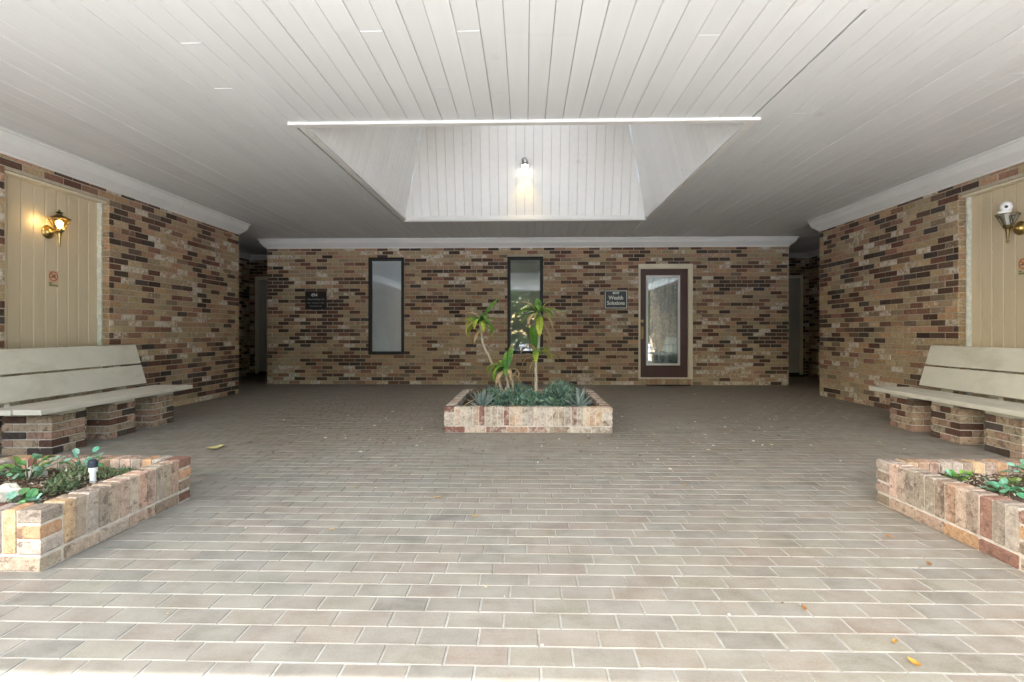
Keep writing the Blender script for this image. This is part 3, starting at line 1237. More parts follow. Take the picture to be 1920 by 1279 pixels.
def planter(x0, x1, y0, y1, label, seed, wash, group='brick planters'):
    cx, cy_ = (x0 + x1) / 2, (y0 + y1) / 2
    p = tag(empty('brick_planter', (cx, cy_, 0)), label, 'planter', group)
    rg = random.Random(seed)
    WT = .095

    def cc():
        return (*jit(rg.choice(PB), .14, rg), wash + rg.uniform(-.22, .2))
    H0, H1 = .062, .245

    def solid(ax, bx, ay, by, az, bz, name='brick'):
        w_, d_, h_ = round(bx - ax, 4), round(by - ay, 4), round(bz - az, 4)
        k = ('pb', w_, d_, h_)
        if k not in _cache:
            mb = MB()
            c = .0065
            a, b, e = w_ / 2, d_ / 2, h_ / 2
            vs_ = []
            for z, s in ((-e, c), (-e + c, 0), (e - c, 0), (e, c)):
                for (sx, sy) in ((-1, -1), (1, -1), (1, 1), (-1, 1)):
                    vs_.append((sx * (a - s), sy * (b - s), z))
            fs = [(3, 2, 1, 0), (12, 13, 14, 15)]
            for L in range(3):
                for j in range(4):
                    fs.append((L * 4 + j, L * 4 + (j + 1) % 4, L * 4 + 4 + (j + 1) % 4, L * 4 + 4 + j))
            mb.add(vs_, fs)
            _cache[k] = mb.mesh('brick', BRICKP)
        o = bpy.data.objects.new(name, _cache[k])
        o.color = cc()
        COL.objects.link(o)
        o.parent = p
        o.matrix_parent_inverse = world(p).inverted()
        o.location = ((ax + bx) / 2 + rg.uniform(-.0015, .0015), (ay + by) / 2 + rg.uniform(-.0015, .0015), (az + bz) / 2)
        o.rotation_euler = (rg.uniform(-.006, .006), rg.uniform(-.006, .006), rg.uniform(-.006, .006))
    CL = .097
    # corner stacks of three
    for sx in (0, 1):
        for sy in (0, 1):
            ax = x0 if not sx else x1 - WT
            ay = y0 if not sy else y1 - CL
            for k in range(3):
                z = H0 + .006 + k * .0612
                solid(ax, ax + WT, ay, ay + CL, z, z + .0530)
    # soldiers, front and back
    n = int(round((x1 - x0 - 2 * WT - .008) / .0588))
    pw = (x1 - x0 - 2 * WT - .008) / n
    for i in range(n):
        a = x0 + WT + .004 + i * pw
        for ay in (y0, y1 - WT):
            solid(a + .004, a + pw - .004, ay, ay + WT, H0 + .006, H1)
    n = int(round((y1 - y0 - 2 * CL - .008) / .0588))
    pw = (y1 - y0 - 2 * CL - .008) / n
    for i in range(n):
        a = y0 + CL + .004 + i * pw
        for ax in (x0, x1 - WT):
            solid(ax, ax + WT, a + .004, a + pw - .004, H0 + .006, H1)
    # base course of stretchers
    e = .0
    n = max(2, int(round((x1 - x0) / .2)))
    pw = (x1 - x0) / n
    for i in range(n):
        for ay in (y0 + e, y1 - WT - e):
            solid(x0 + i * pw + .004, x0 + (i + 1) * pw - .004, ay, ay + WT, .002, H0 - .003)
    L = y1 - y0 - 2 * WT - .016
    n = max(2, int(round(L / .2)))
    pw = L / n
    for i in range(n):
        a = y0 + WT + .008 + i * pw
        for ax in (x0 + e, x1 - WT - e):
            solid(ax, ax + WT, a + .003, a + pw - .003, .002, H0 - .003)
    mb = MB()
    m = .0055
    mb.box((x0 + m, y0 + m, .0005), (x1 - m, y0 + WT - m, H1 - m))
    mb.box((x0 + m, y1 - WT + m, .0005), (x1 - m, y1 - m, H1 - m))
    mb.box((x0 + m, y0 + WT - m, .0005), (x0 + WT - m, y1 - WT + m, H1 - m))
    mb.box((x1 - WT + m, y0 + WT - m, .0005), (x1 - m, y1 - WT + m, H1 - m))
    bld(mb, 'mortar_bed', MORTAR_L, p)
    # soil
    mb = MB()
    nx, ny = 26, 26
    vs_, fs = [], []
    for i in range(nx + 1):
        for j in range(ny + 1):
            x = x0 + WT - .01 + (x1 - x0 - 2 * WT + .02) * i / nx
            y = y0 + WT - .01 + (y1 - y0 - 2 * WT + .02) * j / ny
            vs_.append((x, y, .185 + .018 * noise.noise(Vector((x * 5, y * 5, seed))) + .010 * noise.noise(Vector((x * 19, y * 19, seed)))))
    for i in range(nx):
        for j in range(ny):
            a = i * (ny + 1) + j
            fs.append((a, a + ny + 1, a + ny + 2, a + 1))
    mb.add(vs_, fs)
    s = bld(mb, 'soil', SOIL, p)
    tag(s, kind='stuff')
    # mulch chips
    mb = MB()
    for _ in range(1500 if x0 < -1 or x0 > 1 else 900):
        x, y = rg.uniform(x0 + WT, x1 - WT), rg.uniform(y0 + WT, y1 - WT)
        zz = .186 + .018 * noise.noise(Vector((x * 5, y * 5, seed))) + .010 * noise.noise(Vector((x * 19, y * 19, seed)))
        Lc, wc = rg.uniform(.006, .024), rg.uniform(.003, .008)
        M = Matrix.Translation((x, y, zz + rg.uniform(0, .008))) @ Matrix.Rotation(rg.uniform(0, 6.3), 4, 'Z') @ Matrix.Rotation(rg.uniform(-.6, .6), 4, 'X') @ Matrix.Rotation(rg.uniform(-.5, .5), 4, 'Y')
        colr = rg.choice([(.10, .065, .04), (.16, .10, .06), (.06, .045, .035), (.26, .20, .14), (.38, .32, .24), (.20, .12, .07), (.42, .38, .32)])
        mb.box((-Lc / 2, -wc / 2, -.0015), (Lc / 2, wc / 2, .0015), (*colr, 0), M)
    ch_ = bld(mb, 'mulch', TWIGM, p)
    tag(ch_, kind='stuff')
    return p


PC = (-.768, .818, 4.87, 6.46)
planter(*PC, 'square whitewashed brick planter in the middle of the patio with spindly dracaenas', 2, .62)
PL = (-2.93, -1.905, 1.985, 2.90)
planter(*PL, 'brick planter at left front with a white pipe stub and pale rock in it', 8, .10)
PR = (1.955, 2.98, 2.0, 2.935)
planter(*PR, 'brick planter at right front with small green seedlings and dry mulch', 12, .12)


# ------------------------------------------------------------------ benches
def bench(sx, label, seed):
    """local frame: origin at the seat's aisle edge, near end; local x away from the aisle"""
    near, far = 3.70, 5.56
    o = tag(empty('bench', (sx * 3.545, near, 0), 0), label, 'bench', 'brick pillar benches along the side walls')
    o.rotation_euler = (0, 0, -sx * R(-2.6) if sx > 0 else R(2.6))
    o.rotation_euler = (0, 0, (R(-2.6) if sx > 0 else R(2.6)))
    Wm = world(o)
    Lg = far - near

    def lb(mb, name, mat, parent, **kw):
        q = mb.build(name, mat, None, **kw)
        q.parent = parent
        return q
    for i in range(2):
        mb = MB()
        xa, xb = sorted((sx * (i * .212), sx * (i * .212 + .206)))
        mb.box((xa, -.002 - .012 * i, .338), (xb, Lg, .377))
        lb(mb, 'seat_board', BENCH, o, bevel=.004)
    # back boards, leaning
    for i in range(2):
        mb = MB()
        M = Matrix.Translation((sx * .435, 0, .405)) @ Matrix.Rotation(sx * math.atan2(.12, .42), 4, 'Y')
        xa, xb = sorted((0, sx * .038))
        mb.box((xa, -.01, i * .222), (xb, Lg - .09, i * .222 + .205), None, M)
        lb(mb, 'back_board', BENCH, o, bevel=.004)
    for yy in (.32, .93, 1.5):
        mb = MB()
        M = Matrix.Translation((sx * .475, 0, .20)) @ Matrix.Rotation(sx * math.atan2(.12, .42), 4, 'Y')
        xa, xb = sorted((0, sx * .045))
        mb.box((xa, yy, 0), (xb, yy + .09, .60), None, M)
        lb(mb, 'back_post', BENCH, o)
    # three brick piers, each a part with its bricks as sub-parts
    rg = random.Random(seed)
    HB = .0605
    for yy in (.19, .765, 1.335):
        L = .33
        xs = .085
        mb = MB()
        xa, xb = sorted((sx * (xs + .008), sx * (xs + .372)))
        mb.box((xa, yy + .008, .0005), (xb, yy + L - .008, 5 * HB - .003))
        pier = lb(mb, 'pier', MORTAR_L, o)
        for k in range(5):
            z0 = k * HB + .004
            bricks = []
            WT = .1
            if k % 2 == 0:
                bricks += [(xs, xs + .19, yy, yy + WT), (xs + .2, xs + .38, yy, yy + WT), (xs, xs + .19, yy + L - WT, yy + L), (xs + .2, xs + .38, yy + L - WT, yy + L), (xs, xs + WT, yy + WT + .01, yy + L - WT - .01)]
            else:
                bricks += [(xs, xs + WT, yy, yy + .16), (xs, xs + WT, yy + .17, yy + L), (xs + WT + .01, xs + .29, yy, yy + WT), (xs + .3, xs + .38, yy, yy + WT), (xs + WT + .01, xs + .38, yy + L - WT, yy + L)]
            for (a, b, c, d) in bricks:
                ky = ('bb', round(b - a, 3), round(d - c, 3))
                if ky not in _cache:
                    m_b = MB()
                    w2, d2, h2, cch = (b - a) / 2, (d - c) / 2, .026, .004
                    vs_ = []
                    for z, s in ((-h2, cch), (-h2 + cch, 0), (h2 - cch, 0), (h2, cch)):
                        for (ux, uy) in ((-1, -1), (1, -1), (1, 1), (-1, 1)):
                            vs_.append((ux * (w2 - s), uy * (d2 - s), z))
                    fs = [(3, 2, 1, 0), (12, 13, 14, 15)]
                    for Lv in range(3):
                        for j in range(4):
                            fs.append((Lv * 4 + j, Lv * 4 + (j + 1) % 4, Lv * 4 + 4 + (j + 1) % 4, Lv * 4 + 4 + j))
                    m_b.add(vs_, fs)
                    _cache[ky] = m_b.mesh('brick', BRICKP)
                q = bpy.data.objects.new('brick', _cache[ky])
                if rg.random() < .3:
                    q.color = (*jit(rg.choice(DARKS), .2, rg), rg.uniform(-.1, .15))
                else:
                    q.color = (*jit(rg.choice([(.34, .24, .17), (.36, .27, .19), (.30, .19, .14), (.31, .25, .18)]), .15, rg), rg.uniform(0, .4))
                COL.objects.link(q)
                q.parent = pier
                q.location = (sx * (a + b) / 2, (c + d) / 2, z0 + .026)
                q.rotation_euler = (0, 0, rg.uniform(-.012, .012))
        mb = MB()
        xa, xb = sorted((sx * (xs - .01), sx * (xs + .37)))
        mb.box((xa, yy + .06, 5 * HB + .0005), (xb, yy + L - .02, .3375))
        lb(mb, 'bearer', BENCH, o, bevel=.003)
    return o


bench(-1, 'beige board bench on brick piers along the left wall below the lit lantern', 3)
bench(1, 'beige board bench on brick piers along the right wall below the camera lamp', 6)


# ------------------------------------------------------------------ lanterns, camera, spotlight, signs
def lantern(sx, ycen, zc, lit):
    xw = (XL - .106) if sx < 0 else (XR + .106)     # board face
    xo = xw - sx * .115
    o = tag(empty('wall_lantern', (xw, ycen, zc)),
            'lit brass wall lantern with amber glass on the cream boards' if lit else 'unlit brass wall lantern with smoked glass holding a white camera bulb', 'wall lamp', 'brass wall lanterns')
    my = Matrix.Translation((xw, ycen, zc)) @ Matrix.Rotation(-sx * R(90), 4, 'Y')
    mb = MB()
    mb.lathe([(.064, 0), (.064, .008), (.055, .016), (.046, .022), (.038, .026), (.034, .034), (.016, .042), (0, .044)], 28, my)
    bld(mb, 'back_plate', BRASS, o, smooth=True)
    mb = MB()
    mb.tube([(xw - sx * .035, ycen, zc), (xw - sx * .06, ycen, zc - .002), (xw - sx * .085, ycen, zc + .004), (xo, ycen, zc + .012)], [.02, .014, .011, .013], 12)
    bld(mb, 'arm', BRASS, o, smooth=True)
    mb = MB()
    mo = Matrix.Translation((xo, ycen, zc))
    mb.lathe([(0, -.145), (.006, -.140), (.004, -.132), (.016, -.122), (.005, -.112), (.009, -.104), (.011, -.09), (.013, -.04), (.018, -.02), (.020, -.004), (.034, .004), (.036, .012), (.030, .020), (.026, .026), (0, .026)], 20, mo)
    bld(mb, 'stem', BRASS if lit else DBRASS, o, smooth=True)
    # six-sided glass cage widening upward
    zb, zt, rb, rt, n = zc + .022, zc + .125, .036, .088, 6
    mb = MB()
    mg = MB()
    top, bot = [], []
    for k in range(n):
        an = 2 * math.pi * (k + .5) / n
        bot.append(Vector((xo + rb * math.cos(an), ycen + rb * math.sin(an), zb)))
        top.append(Vector((xo + rt * math.cos(an), ycen + rt * math.sin(an), zt)))
    for k in range(n):
        mb.tube([bot[k], top[k]], .0032, 5)
        mb.tube([top[k], top[(k + 1) % n]], .004, 5)
        mb.tube([bot[k], bot[(k + 1) % n]], .004, 5)
    bld(mb, 'cage', DBRASS, o)
    for k in range(n):
        mg = MB()
        mg.add([bot[k], bot[(k + 1) % n], top[(k + 1) % n], top[k]], [(0, 1, 2, 3)])
        bld(mg, 'pane', GLASS_AMBER if lit else GLASS_SMOKE, o)
    if lit:
        mb = MB()
        mr = Matrix.Translation((xo, ycen, zt))
        mb.lathe([(rt + .006, 0), (.05, .022), (.022, .034), (.026, .042), (.012, .05), (.034, .058), (.020, .066), (.006, .072), (.010, .080), (0, .088)], 6, mr @ Matrix.Rotation(R(30), 4, 'Z'))
        bld(mb, 'roof_cap', DBRASS, o)
        mb = MB()
        mb.lathe([(0, -.002), (.012, 0), (.014, .02), (.027, .048), (.029, .062), (.022, .08), (0, .09)], 18, Matrix.Translation((xo, ycen, zc + .024)))
        bld(mb, 'bulb', BULB, o, smooth=True)
        L = bpy.data.lights.new('lantern_light', 'POINT')
        L.energy = .055
        L.color = (1, .66, .28)
        L.shadow_soft_size = .03
        lo = bpy.data.objects.new('lantern_light', L)
        link(lo, o)
        lo.location = (-sx * .05, -.13, .08)
    else:
        c = tag(empty('bulb_camera', (xo, ycen, zc + .026)), 'white plastic bulb shaped security camera standing in the right lantern', 'camera')
        mb = MB()
        ta = Matrix.Translation((xo, ycen, zc + .027)) @ Matrix.Rotation(R(12) * -sx, 4, 'Y')
        mb.lathe([(0, 0), (.016, 0), (.018, .03), (.020, .075), (.030, .095), (.046, .115), (.052, .135), (.049, .139), (0, .14)], 24, ta)
        bld(mb, 'camera_base', WHITEP, c, smooth=True)
        mb = MB()
        prof = [(0, -.047)] + [(.047 * math.cos(a), .047 * math.sin(a)) for a in [R(-70 + 14 * i) for i in range(12)]] + [(0, .047)]
        ctr = Vector((xo - sx * .012, ycen, zc + .027 + .170))
        mb.lathe(prof, 24, Matrix.Translation(ctr))
        bld(mb, 'camera_head', WHITEP, c, smooth=True)
        d = (Vector((0, 0, 1.1)) - ctr).normalized()
        mb = MB()
        q = d.to_track_quat('Z', 'Y').to_matrix().to_4x4()
        mb.lathe([(.0, .0485), (.011, .0485), (.013, .046), (.013, .040)], 18, Matrix.Translation(ctr) @ q)
        bld(mb, 'lens', BLACK, c, smooth=True)
    return o


lantern(-1, 4.82, 1.905, True)
lantern(1, 4.87, 1.905, False)


def text(body, size, loc, rot, mat, parent, name='lettering', ext=.001, sx=1.0, bold=0.0):
    cu = bpy.data.curves.new(name, 'FONT')
    cu.body = body
    cu.size = size
    cu.extrude = ext
    cu.offset = bold
    cu.align_x = 'CENTER'
    cu.align_y = 'CENTER'
    cu.resolution_u = 3
    cu.materials.append(mat)
    o = bpy.data.objects.new(name, cu)
    COL.objects.link(o)
    o.parent = parent
    o.matrix_parent_inverse = world(parent).inverted()
    o.location = loc
    o.rotation_euler = rot
    o.scale = (sx, 1, 1)
    return o


def plate(mb, x0, x1, z0, z1, ya, yb):
    mb.box((x0, ya, z0), (x1, yb, z1))


yf = YB - .012
sg = tag(empty('sign', (-3.835, yf, 1.374)), 'small black plaque with white realty lettering on the long brick wall', 'sign')
mb = MB()
plate(mb, -4.031, -3.639, 1.374, 1.697, yf - .012, yf)
bld(mb, 'plaque', SIGNB, sg, bevel=.002)
rt = (R(90), 0, 0)
yt = yf - .0135
text('494', .082, (-3.865, yt, 1.632), rt, SIGNW, sg)
text('Gibson Realty LLC', .043, (-3.835, yt, 1.556), rt, SIGND, sg, sx=.98)
text('Design   Construction   Realtor', .027, (-3.835, yt, 1.490), rt, SIGND, sg, sx=.95)
text('By Appointment Only', .026, (-3.835, yt, 1.432), rt, SIGND, sg)

sg = tag(empty('sign', (1.633, yf, 1.372)), 'charcoal sign with white border reading 4049 Wealth Solutions beside the burgundy door', 'sign')
mb = MB()
plate(mb, 1.423, 1.843, 1.372, 1.717, yf - .016, yf)
bld(mb, 'sign_board', SIGNG, sg, bevel=.003)
mb = MB()
for (a, b, c, d) in ((1.436, 1.830, 1.385, 1.395), (1.436, 1.830, 1.694, 1.704), (1.436, 1.446, 1.395, 1.694), (1.820, 1.830, 1.395, 1.694)):
    mb.box((a, yf - .021, c), (b, yf - .0165, d))
bld(mb, 'border', SIGNW, sg)
yt = yf - .0175
text('4049', .060, (1.630, yt, 1.658), rt, SIGNW, sg, sx=1.0, bold=.0016)
text('Wealth', .098, (1.633, yt, 1.572), rt, SIGNW, sg, sx=.90, bold=.0022)
text('Solutions', .093, (1.633, yt, 1.478), rt, SIGNW, sg, sx=.93, bold=.0022)


def no_smoking(sx, yc, zc, label):
    xw = (XL - .1075 - .0) if sx < 0 else (XR + .1075)
    xf = xw - sx * 0.001
    o = tag(empty('no_smoking_sticker', (xf, yc, zc)), label, 'sign', 'no smoking stickers')
    Mx = Matrix.Translation((xf, yc, zc)) @ Matrix.Rotation(R(90) if sx < 0 else R(-90), 4, 'Z') @ Matrix.Rotation(R(90), 4, 'X')

    def flat(pts2, h0, h1, name, mat):
        n = len(pts2)
        mb = MB()
        v = [Mx @ Vector((x, y, h0)) for x, y in pts2] + [Mx @ Vector((x, y, h1)) for x, y in pts2]
        mb.add(v, [tuple(reversed(range(n))), tuple(n + i for i in range(n))] + [(i, (i + 1) % n, n + (i + 1) % n, n + i) for i in range(n)])
        return bld(mb, name, mat, o)
    flat([(-.052, -.095), (.052, -.095), (.052, .062), (-.052, .062)], 0, .0012, 'sticker', STICK)
    mb = MB()
    n = 32
    v, f = [], []
    for i in range(n):
        a = 2 * math.pi * i / n
        for r, h in ((.048, .0014), (.048, .0022), (.0385, .0022), (.0385, .0014)):
            v.append(Mx @ Vector((r * math.cos(a), r * math.sin(a) + .008, h)))
    for i in range(n):
        j = (i + 1) % n
        for k in range(3):
            f.append((i * 4 + k, i * 4 + k + 1, j * 4 + k + 1, j * 4 + k))
    mb.add(v, f)
    bld(mb, 'red_ring', RED, o)
    c, s_ = math.cos(R(-45)), math.sin(R(-45))

    def bar(L, w_, ang, dx, dy, h0, h1, name, mat):
        c, s_ = math.cos(ang), math.sin(ang)
        q = [(-L, -w_), (L, -w_), (L, w_), (-L, w_)]
        flat([(x * c - y * s_ + dx, x * s_ + y * c + dy + .008) for x, y in q], h0, h1, name, mat)
    bar(.043, .0048, R(-45), 0, 0, .0026, .0032, 'red_bar', RED)
    bar(.027, .0055, R(8), -.002, -.006, .0014, .0024, 'cigarette', DARKINK)
    bar(.010, .004, R(55), .014, .012, .0014, .0020, 'smoke_mark', DARKINK)
    bar(.010, .003, R(100), .006, .010, .0014, .0021, 'smoke_mark', DARKINK)
    for body, yy in (('NO', -.060), ('SMOKING', -.080)):
        cu = bpy.data.curves.new('lettering', 'FONT')
        cu.body = body
        cu.size = .022
        cu.extrude = .0004
        cu.offset = .0008
        cu.align_x = 'LEFT'
        cu.align_y = 'CENTER'
        cu.resolution_u = 2
        cu.materials.append(GREEN)
        t = bpy.data.objects.new('lettering', cu)
        COL.objects.link(t)
        t.parent = o
        t.matrix_parent_inverse = world(o).inverted()
        t.matrix_basis = Mx @ Matrix.Translation((-.046, yy, .002)) @ Matrix.Diagonal((.95, 1, 1, 1))


no_smoking(-1, 4.88, 1.480, 'no smoking sticker on the cream boards under the lit lantern')
no_smoking(1, 4.84, 1.566, 'no smoking sticker on the cream boards under the camera lantern')

# spotlight high on the back face of the well
zs = CZ + .77
ysf = SKY1 - KX * .77
sp = tag(empty('spotlight', (0.0, ysf, zs)), 'small grey spotlight glowing yellow on the back face of the ceiling well', 'spotlight')
mb = MB()
xs_ = -.005
mb.lathe([(0, .03), (.035, .028), (.042, .008), (.042, 0)], 20, Matrix.Translation((xs_ - .01, ysf - .004, zs + .06)) @ Matrix.Rotation(R(90 - 14), 4, 'X'))
bld(mb, 'canopy', CHROME, sp, smooth=True)
mb = MB()
mb.tube([(xs_ - .01, ysf - .03, zs + .06), (xs_ - .006, ysf - .07, zs + .05), (xs_, ysf - .09, zs + .03)], .010, 8)
bld(mb, 'knuckle', BRONZE, sp)
mb = MB()
Ms = Matrix.Translation((xs_, ysf - .095, zs - .055)) @ Matrix.Rotation(R(-10), 4, 'X')
mb.lathe([(.0, .10), (.03, .098), (.040, .085), (.048, .05), (.055, .0), (.052, 0), (.044, .05), (.0, .06)], 24, Ms)
bld(mb, 'housing', CHROME, sp, smooth=True)
mb = MB()
mb.lathe([(0, -.034), (.025, -.028), (.045, -.008), (.050, .012), (.03, .035), (0, .04)], 24, Ms)
bld(mb, 'bulb', BULBW, sp, smooth=True)
L = bpy.data.lights.new('spot_light', 'SPOT')
L.energy = 1.3
L.color = (1, .68, .18)
L.spot_size = R(75)
L.spot_blend = .9
L.shadow_soft_size = .03
lo = bpy.data.objects.new('spot_light', L)
link(lo, sp)
lo.location = (xs_, -.10, -.10)
lo.rotation_euler = (R(22), 0, 0)


# ------------------------------------------------------------------ plants
def strap_leaf(base, az, el, length, width, droop, cols, fold=.25, seg=7, twist=0.0):
    """arching strap leaf as MB; cols: list of colours from base to tip"""
    mb = MB()
    p = Vector(base)
    a = el
    ds = length / seg
    L_, C_, R_ = [], [], []
    for i in range(seg + 1):
        t = i / seg
        d = Vector((math.cos(az) * math.cos(a), math.sin(az) * math.cos(a), math.sin(a)))
        side = Vector((-math.sin(az), math.cos(az), 0))
        up = side.cross(d)
        if twist:
            side = Matrix.Rotation(twist * t, 3, d) @ side
            up = Matrix.Rotation(twist * t, 3, d) @ up
        wv = width * .5 * (math.sin(math.pi * min(1, .12 + t * .88)) ** .6) if t < .999 else .0015
        if t < .05: wv = width * .3
        C_.append(p.copy())
        L_.append(p + side * wv + up * wv * fold)
        R_.append(p - side * wv + up * wv * fold)
        p += d * ds
        a -= droop / seg * (1 + .8 * t)
    n = seg + 1
    vs_ = L_ + C_ + R_
    fs, cs = [], []
    for i in range(seg):
        t = (i + .5) / seg
        k = t * (len(cols) - 1)
        i0 = min(int(k), len(cols) - 2)
        f = k - i0
        c = tuple(cols[i0][j] * (1 - f) + cols[i0 + 1][j] * f for j in range(3))
        mb.add([vs_[i], vs_[i + 1], vs_[n + i + 1], vs_[n + i]], [(0, 1, 2, 3)], (*c, 0))
        c2 = tuple(x * .85 for x in c)
        mb.add([vs_[n + i], vs_[n + i + 1], vs_[2 * n + i + 1], vs_[2 * n + i]], [(0, 1, 2, 3)], (*c2, 0))
    return mb


GR = (.07, .19, .035)
GR2 = (.16, .33, .05)
YG = (.45, .55, .08)
YE_ = (.50, .44, .10)
TN = (.58, .43, .24)
BR = (.33, .20, .10)


def pxp(px, py, Y):
    """world point at depth Y under a pixel of the photo (used once to lay out the plants)"""
    a, b = (px - 960) / F_PX, -(py - HY) / F_PX
    c, s = math.cos(YAW), math.sin(YAW)
    d = (a * c - s, a * s + c, b)
    t = Y / d[1]
    return Vector((d[0] * t, Y, CAM_Z + d[2] * t))


def dracaena(label, stems, leaves, seed, Y, tufts=()):
    rg = random.Random(seed)
    b0 = pxp(*stems[0][0][:2], Y)
    o = tag(empty('dracaena_plant', (b0.x, Y, .18)), label, 'plant', 'dracaenas in the middle planter')
    for st in stems:
        pts = [pxp(x, y, Y + dy) for (x, y, dy, r) in st]
        pts[0].z = min(pts[0].z, .18)
        rr = [k[3] for k in st]
        # finer path
        P, RR = [], []
        for i in range(len(pts) - 1):
            for j in range(4):
                t = j / 4
                P.append(pts[i].lerp(pts[i + 1], t) + Vector((rg.uniform(-.003, .003), rg.uniform(-.003, .003), 0)))
                RR.append((rr[i] * (1 - t) + rr[i + 1] * t) * rg.uniform(.9, 1.12))
        P.append(pts[-1])
        RR.append(rr[-1])
        mb = MB()
        mb.tube(P, RR, 9)
        bld(mb, 'trunk', BARK, o, smooth=True)
    for (bx, by, az, el, ln, wd, dr, pal) in leaves:
        base = pxp(bx, by, Y + rg.uniform(-.02, .02))
        mb = strap_leaf(base, R(az), R(el), ln, wd * 1.6, R(dr), pal, fold=rg.uniform(.15, .5), twist=rg.uniform(-.6, .6))
        q = bld(mb, 'leaf', LEAFM, o)
        for p in q.data.polygons:
            p.use_smooth = True
    for (bx, by, k) in tufts:
        for j in range(k):
            base = pxp(bx + rg.uniform(-3, 3), by + rg.uniform(-3, 6), Y + rg.uniform(-.02, .02))
            pal = rg.choice([G_G, G_Y, G_G, [GR, GR2, YG, YG], DRY])
            az = rg.uniform(0, 360)
            mb = strap_leaf(base, R(az), R(rg.uniform(5, 65)), rg.uniform(.20, .33), rg.uniform(.045, .065), R(rg.uniform(70, 130)), pal, fold=rg.uniform(.15, .5), twist=rg.uniform(-.6, .6))
            q = bld(mb, 'leaf', LEAFM, o)
            for p in q.data.polygons:
                p.use_smooth = True
    return o


G_Y = [GR, GR2, YG, YE_]
G_G = [GR, GR, GR2, GR2]
G_B = [GR2, YG, TN, BR]
DRY = [YE_, TN, TN, BR]
YB_ = 5.75
# left, leaning stem
dracaena('tall dracaena leaning left, a drooping green and yellow tuft on a bare pale stem',
         [[(946, 741, 0, .020), (934, 706, 0, .016), (924, 684, 0, .015), (914, 662, 0, .014), (905, 645, 0, .013), (902, 622, 0, .012), (899, 603, 0, .010)]],
         [(900, 602, 25, 62, .34, .045, 25, G_G), (898, 600, 60, 55, .26, .042, 60, G_G), (899, 600, 150, 35, .24, .045, 75, G_Y),
          (900, 602, 175, 30, .26, .040, 130, G_Y), (900, 604, 200, 10, .30, .040, 120, [GR, YG, YE_, TN]), (901, 604, 170, -10, .28, .045, 95, [GR, YG, YG, YE_]),
          (901, 603, -20, 10, .27, .048, 125, G_G), (902, 605, 5, 20, .24, .045, 130, G_G), (902, 608, -10, -5, .26, .042, 100, [GR2, YG, YE_, TN]),
          (899, 603, 255, 30, .26, .045, 120, G_Y), (900, 603, 290, 20, .26, .042, 130, [GR, GR2, YG, YE_]), (899, 602, 120, 48, .22, .04, 90, G_G),
          (901, 618, 230, -30, .22, .026, 60, DRY), (906, 640, -5, 20, .22, .022, -90, DRY), (904, 636, 190, 10, .15, .014, -60, DRY)],
         1, YB_, ((900, 602, 9),))
# right, upright stem with two tiers
dracaena('tallest dracaena, upright stem with wide arching leaves in front of the middle window',
         [[(1005, 741, 0, .022), (1005, 712, 0, .020), (1005, 690, 0, .018), (1005, 671, 0, .017), (1009, 650, 0, .014), (1012, 620, 0, .012), (1012, 585, 0, .010)]],
         [(1010, 583, 178, 25, .36, .034, 95, [GR, GR2, GR2, TN]), (1010, 584, 170, 35, .36, .034, 115, [GR, GR2, GR2, GR2]), (1010, 586, 190, 5, .26, .030, 80, G_G),
          (1012, 584, 3, 22, .34, .032, 65, [GR, GR2, YG, BR]), (1013, 584, -6, 30, .34, .030, 100, [GR2, GR2, TN, BR]), (1012, 583, 20, 60, .22, .022, 50, [GR2, YG, TN, TN]),
          (1010, 582, 270, 60, .22, .055, 130, G_G), (1010, 580, 100, 70, .18, .05, 40, G_G), (1012, 590, 268, -20, .34, .050, 70, [GR2, YG, YG, YE_]),
          (1015, 590, 320, -10, .30, .035, 90, [YG, TN, TN, BR]), (1010, 588, 225, 10, .28, .03, 110, DRY), (1014, 600, 350, -50, .34, .045, 40, DRY),
          (1012, 620, 0, -40, .30, .03, 60, DRY),
          (1003, 648, 255, 72, .30, .050, 40, G_G), (1004, 655, 270, -10, .24, .045, 60, [GR, GR2, YG, YG]), (1003, 655, 110, 70, .24, .045, 15, G_Y),
          (1006, 662, 350, 40, .26, .05, 130, [GR2, YG, YE_, YE_]), (1000, 668, 175, 45, .20, .028, 150, DRY), (1002, 668, 185, 0, .24, .022, 100, DRY), (1004, 672, 200, -40, .20, .022, 60, DRY),
          (1002, 660, 160, 55, .26, .03, 150, [YG, TN, TN, BR])],
         2, YB_ - .05, ((1011, 584, 8), (1005, 660, 6)))
# short one between
dracaena('short dracaena with a low yellow-green tuft between the two tall ones',
         [[(955, 741, 0, .018), (952, 716, 0, .016), (948, 694, 0, .012)], [(960, 741, .03, .014), (961, 716, .03, .012), (960, 703, .03, .010)]],
         [(948, 692, 185, 50, .28, .045, 110, G_Y), (947, 690, 170, 30, .26, .042, 95, [GR, GR2, YG, YG]), (947, 692, 200, 15, .26, .040, 90, G_Y),
          (950, 690, 60, 76, .30, .050, 20, [GR, GR, GR2, TN]), (949, 690, 90, 70, .22, .045, 30, G_G), (951, 694, 355, 35, .24, .045, 150, [YG, TN, TN, TN]),
          (951, 698, 340, 0, .24, .035, 80, DRY), (949, 692, 270, 30, .22, .04, 110, G_G), (948, 692, 230, 40, .26, .045, 110, [GR, GR2, GR2, YG]),
          (947, 696, 175, 5, .16, .014, -40, DRY), (960, 704, 20, 60, .12, .018, 80, DRY), (960, 704, 160, 50, .14, .018, 110, DRY), (960, 706, 280, 40, .14, .018, 110, DRY)],
         3, YB_ - .12, ((949, 692, 9),))


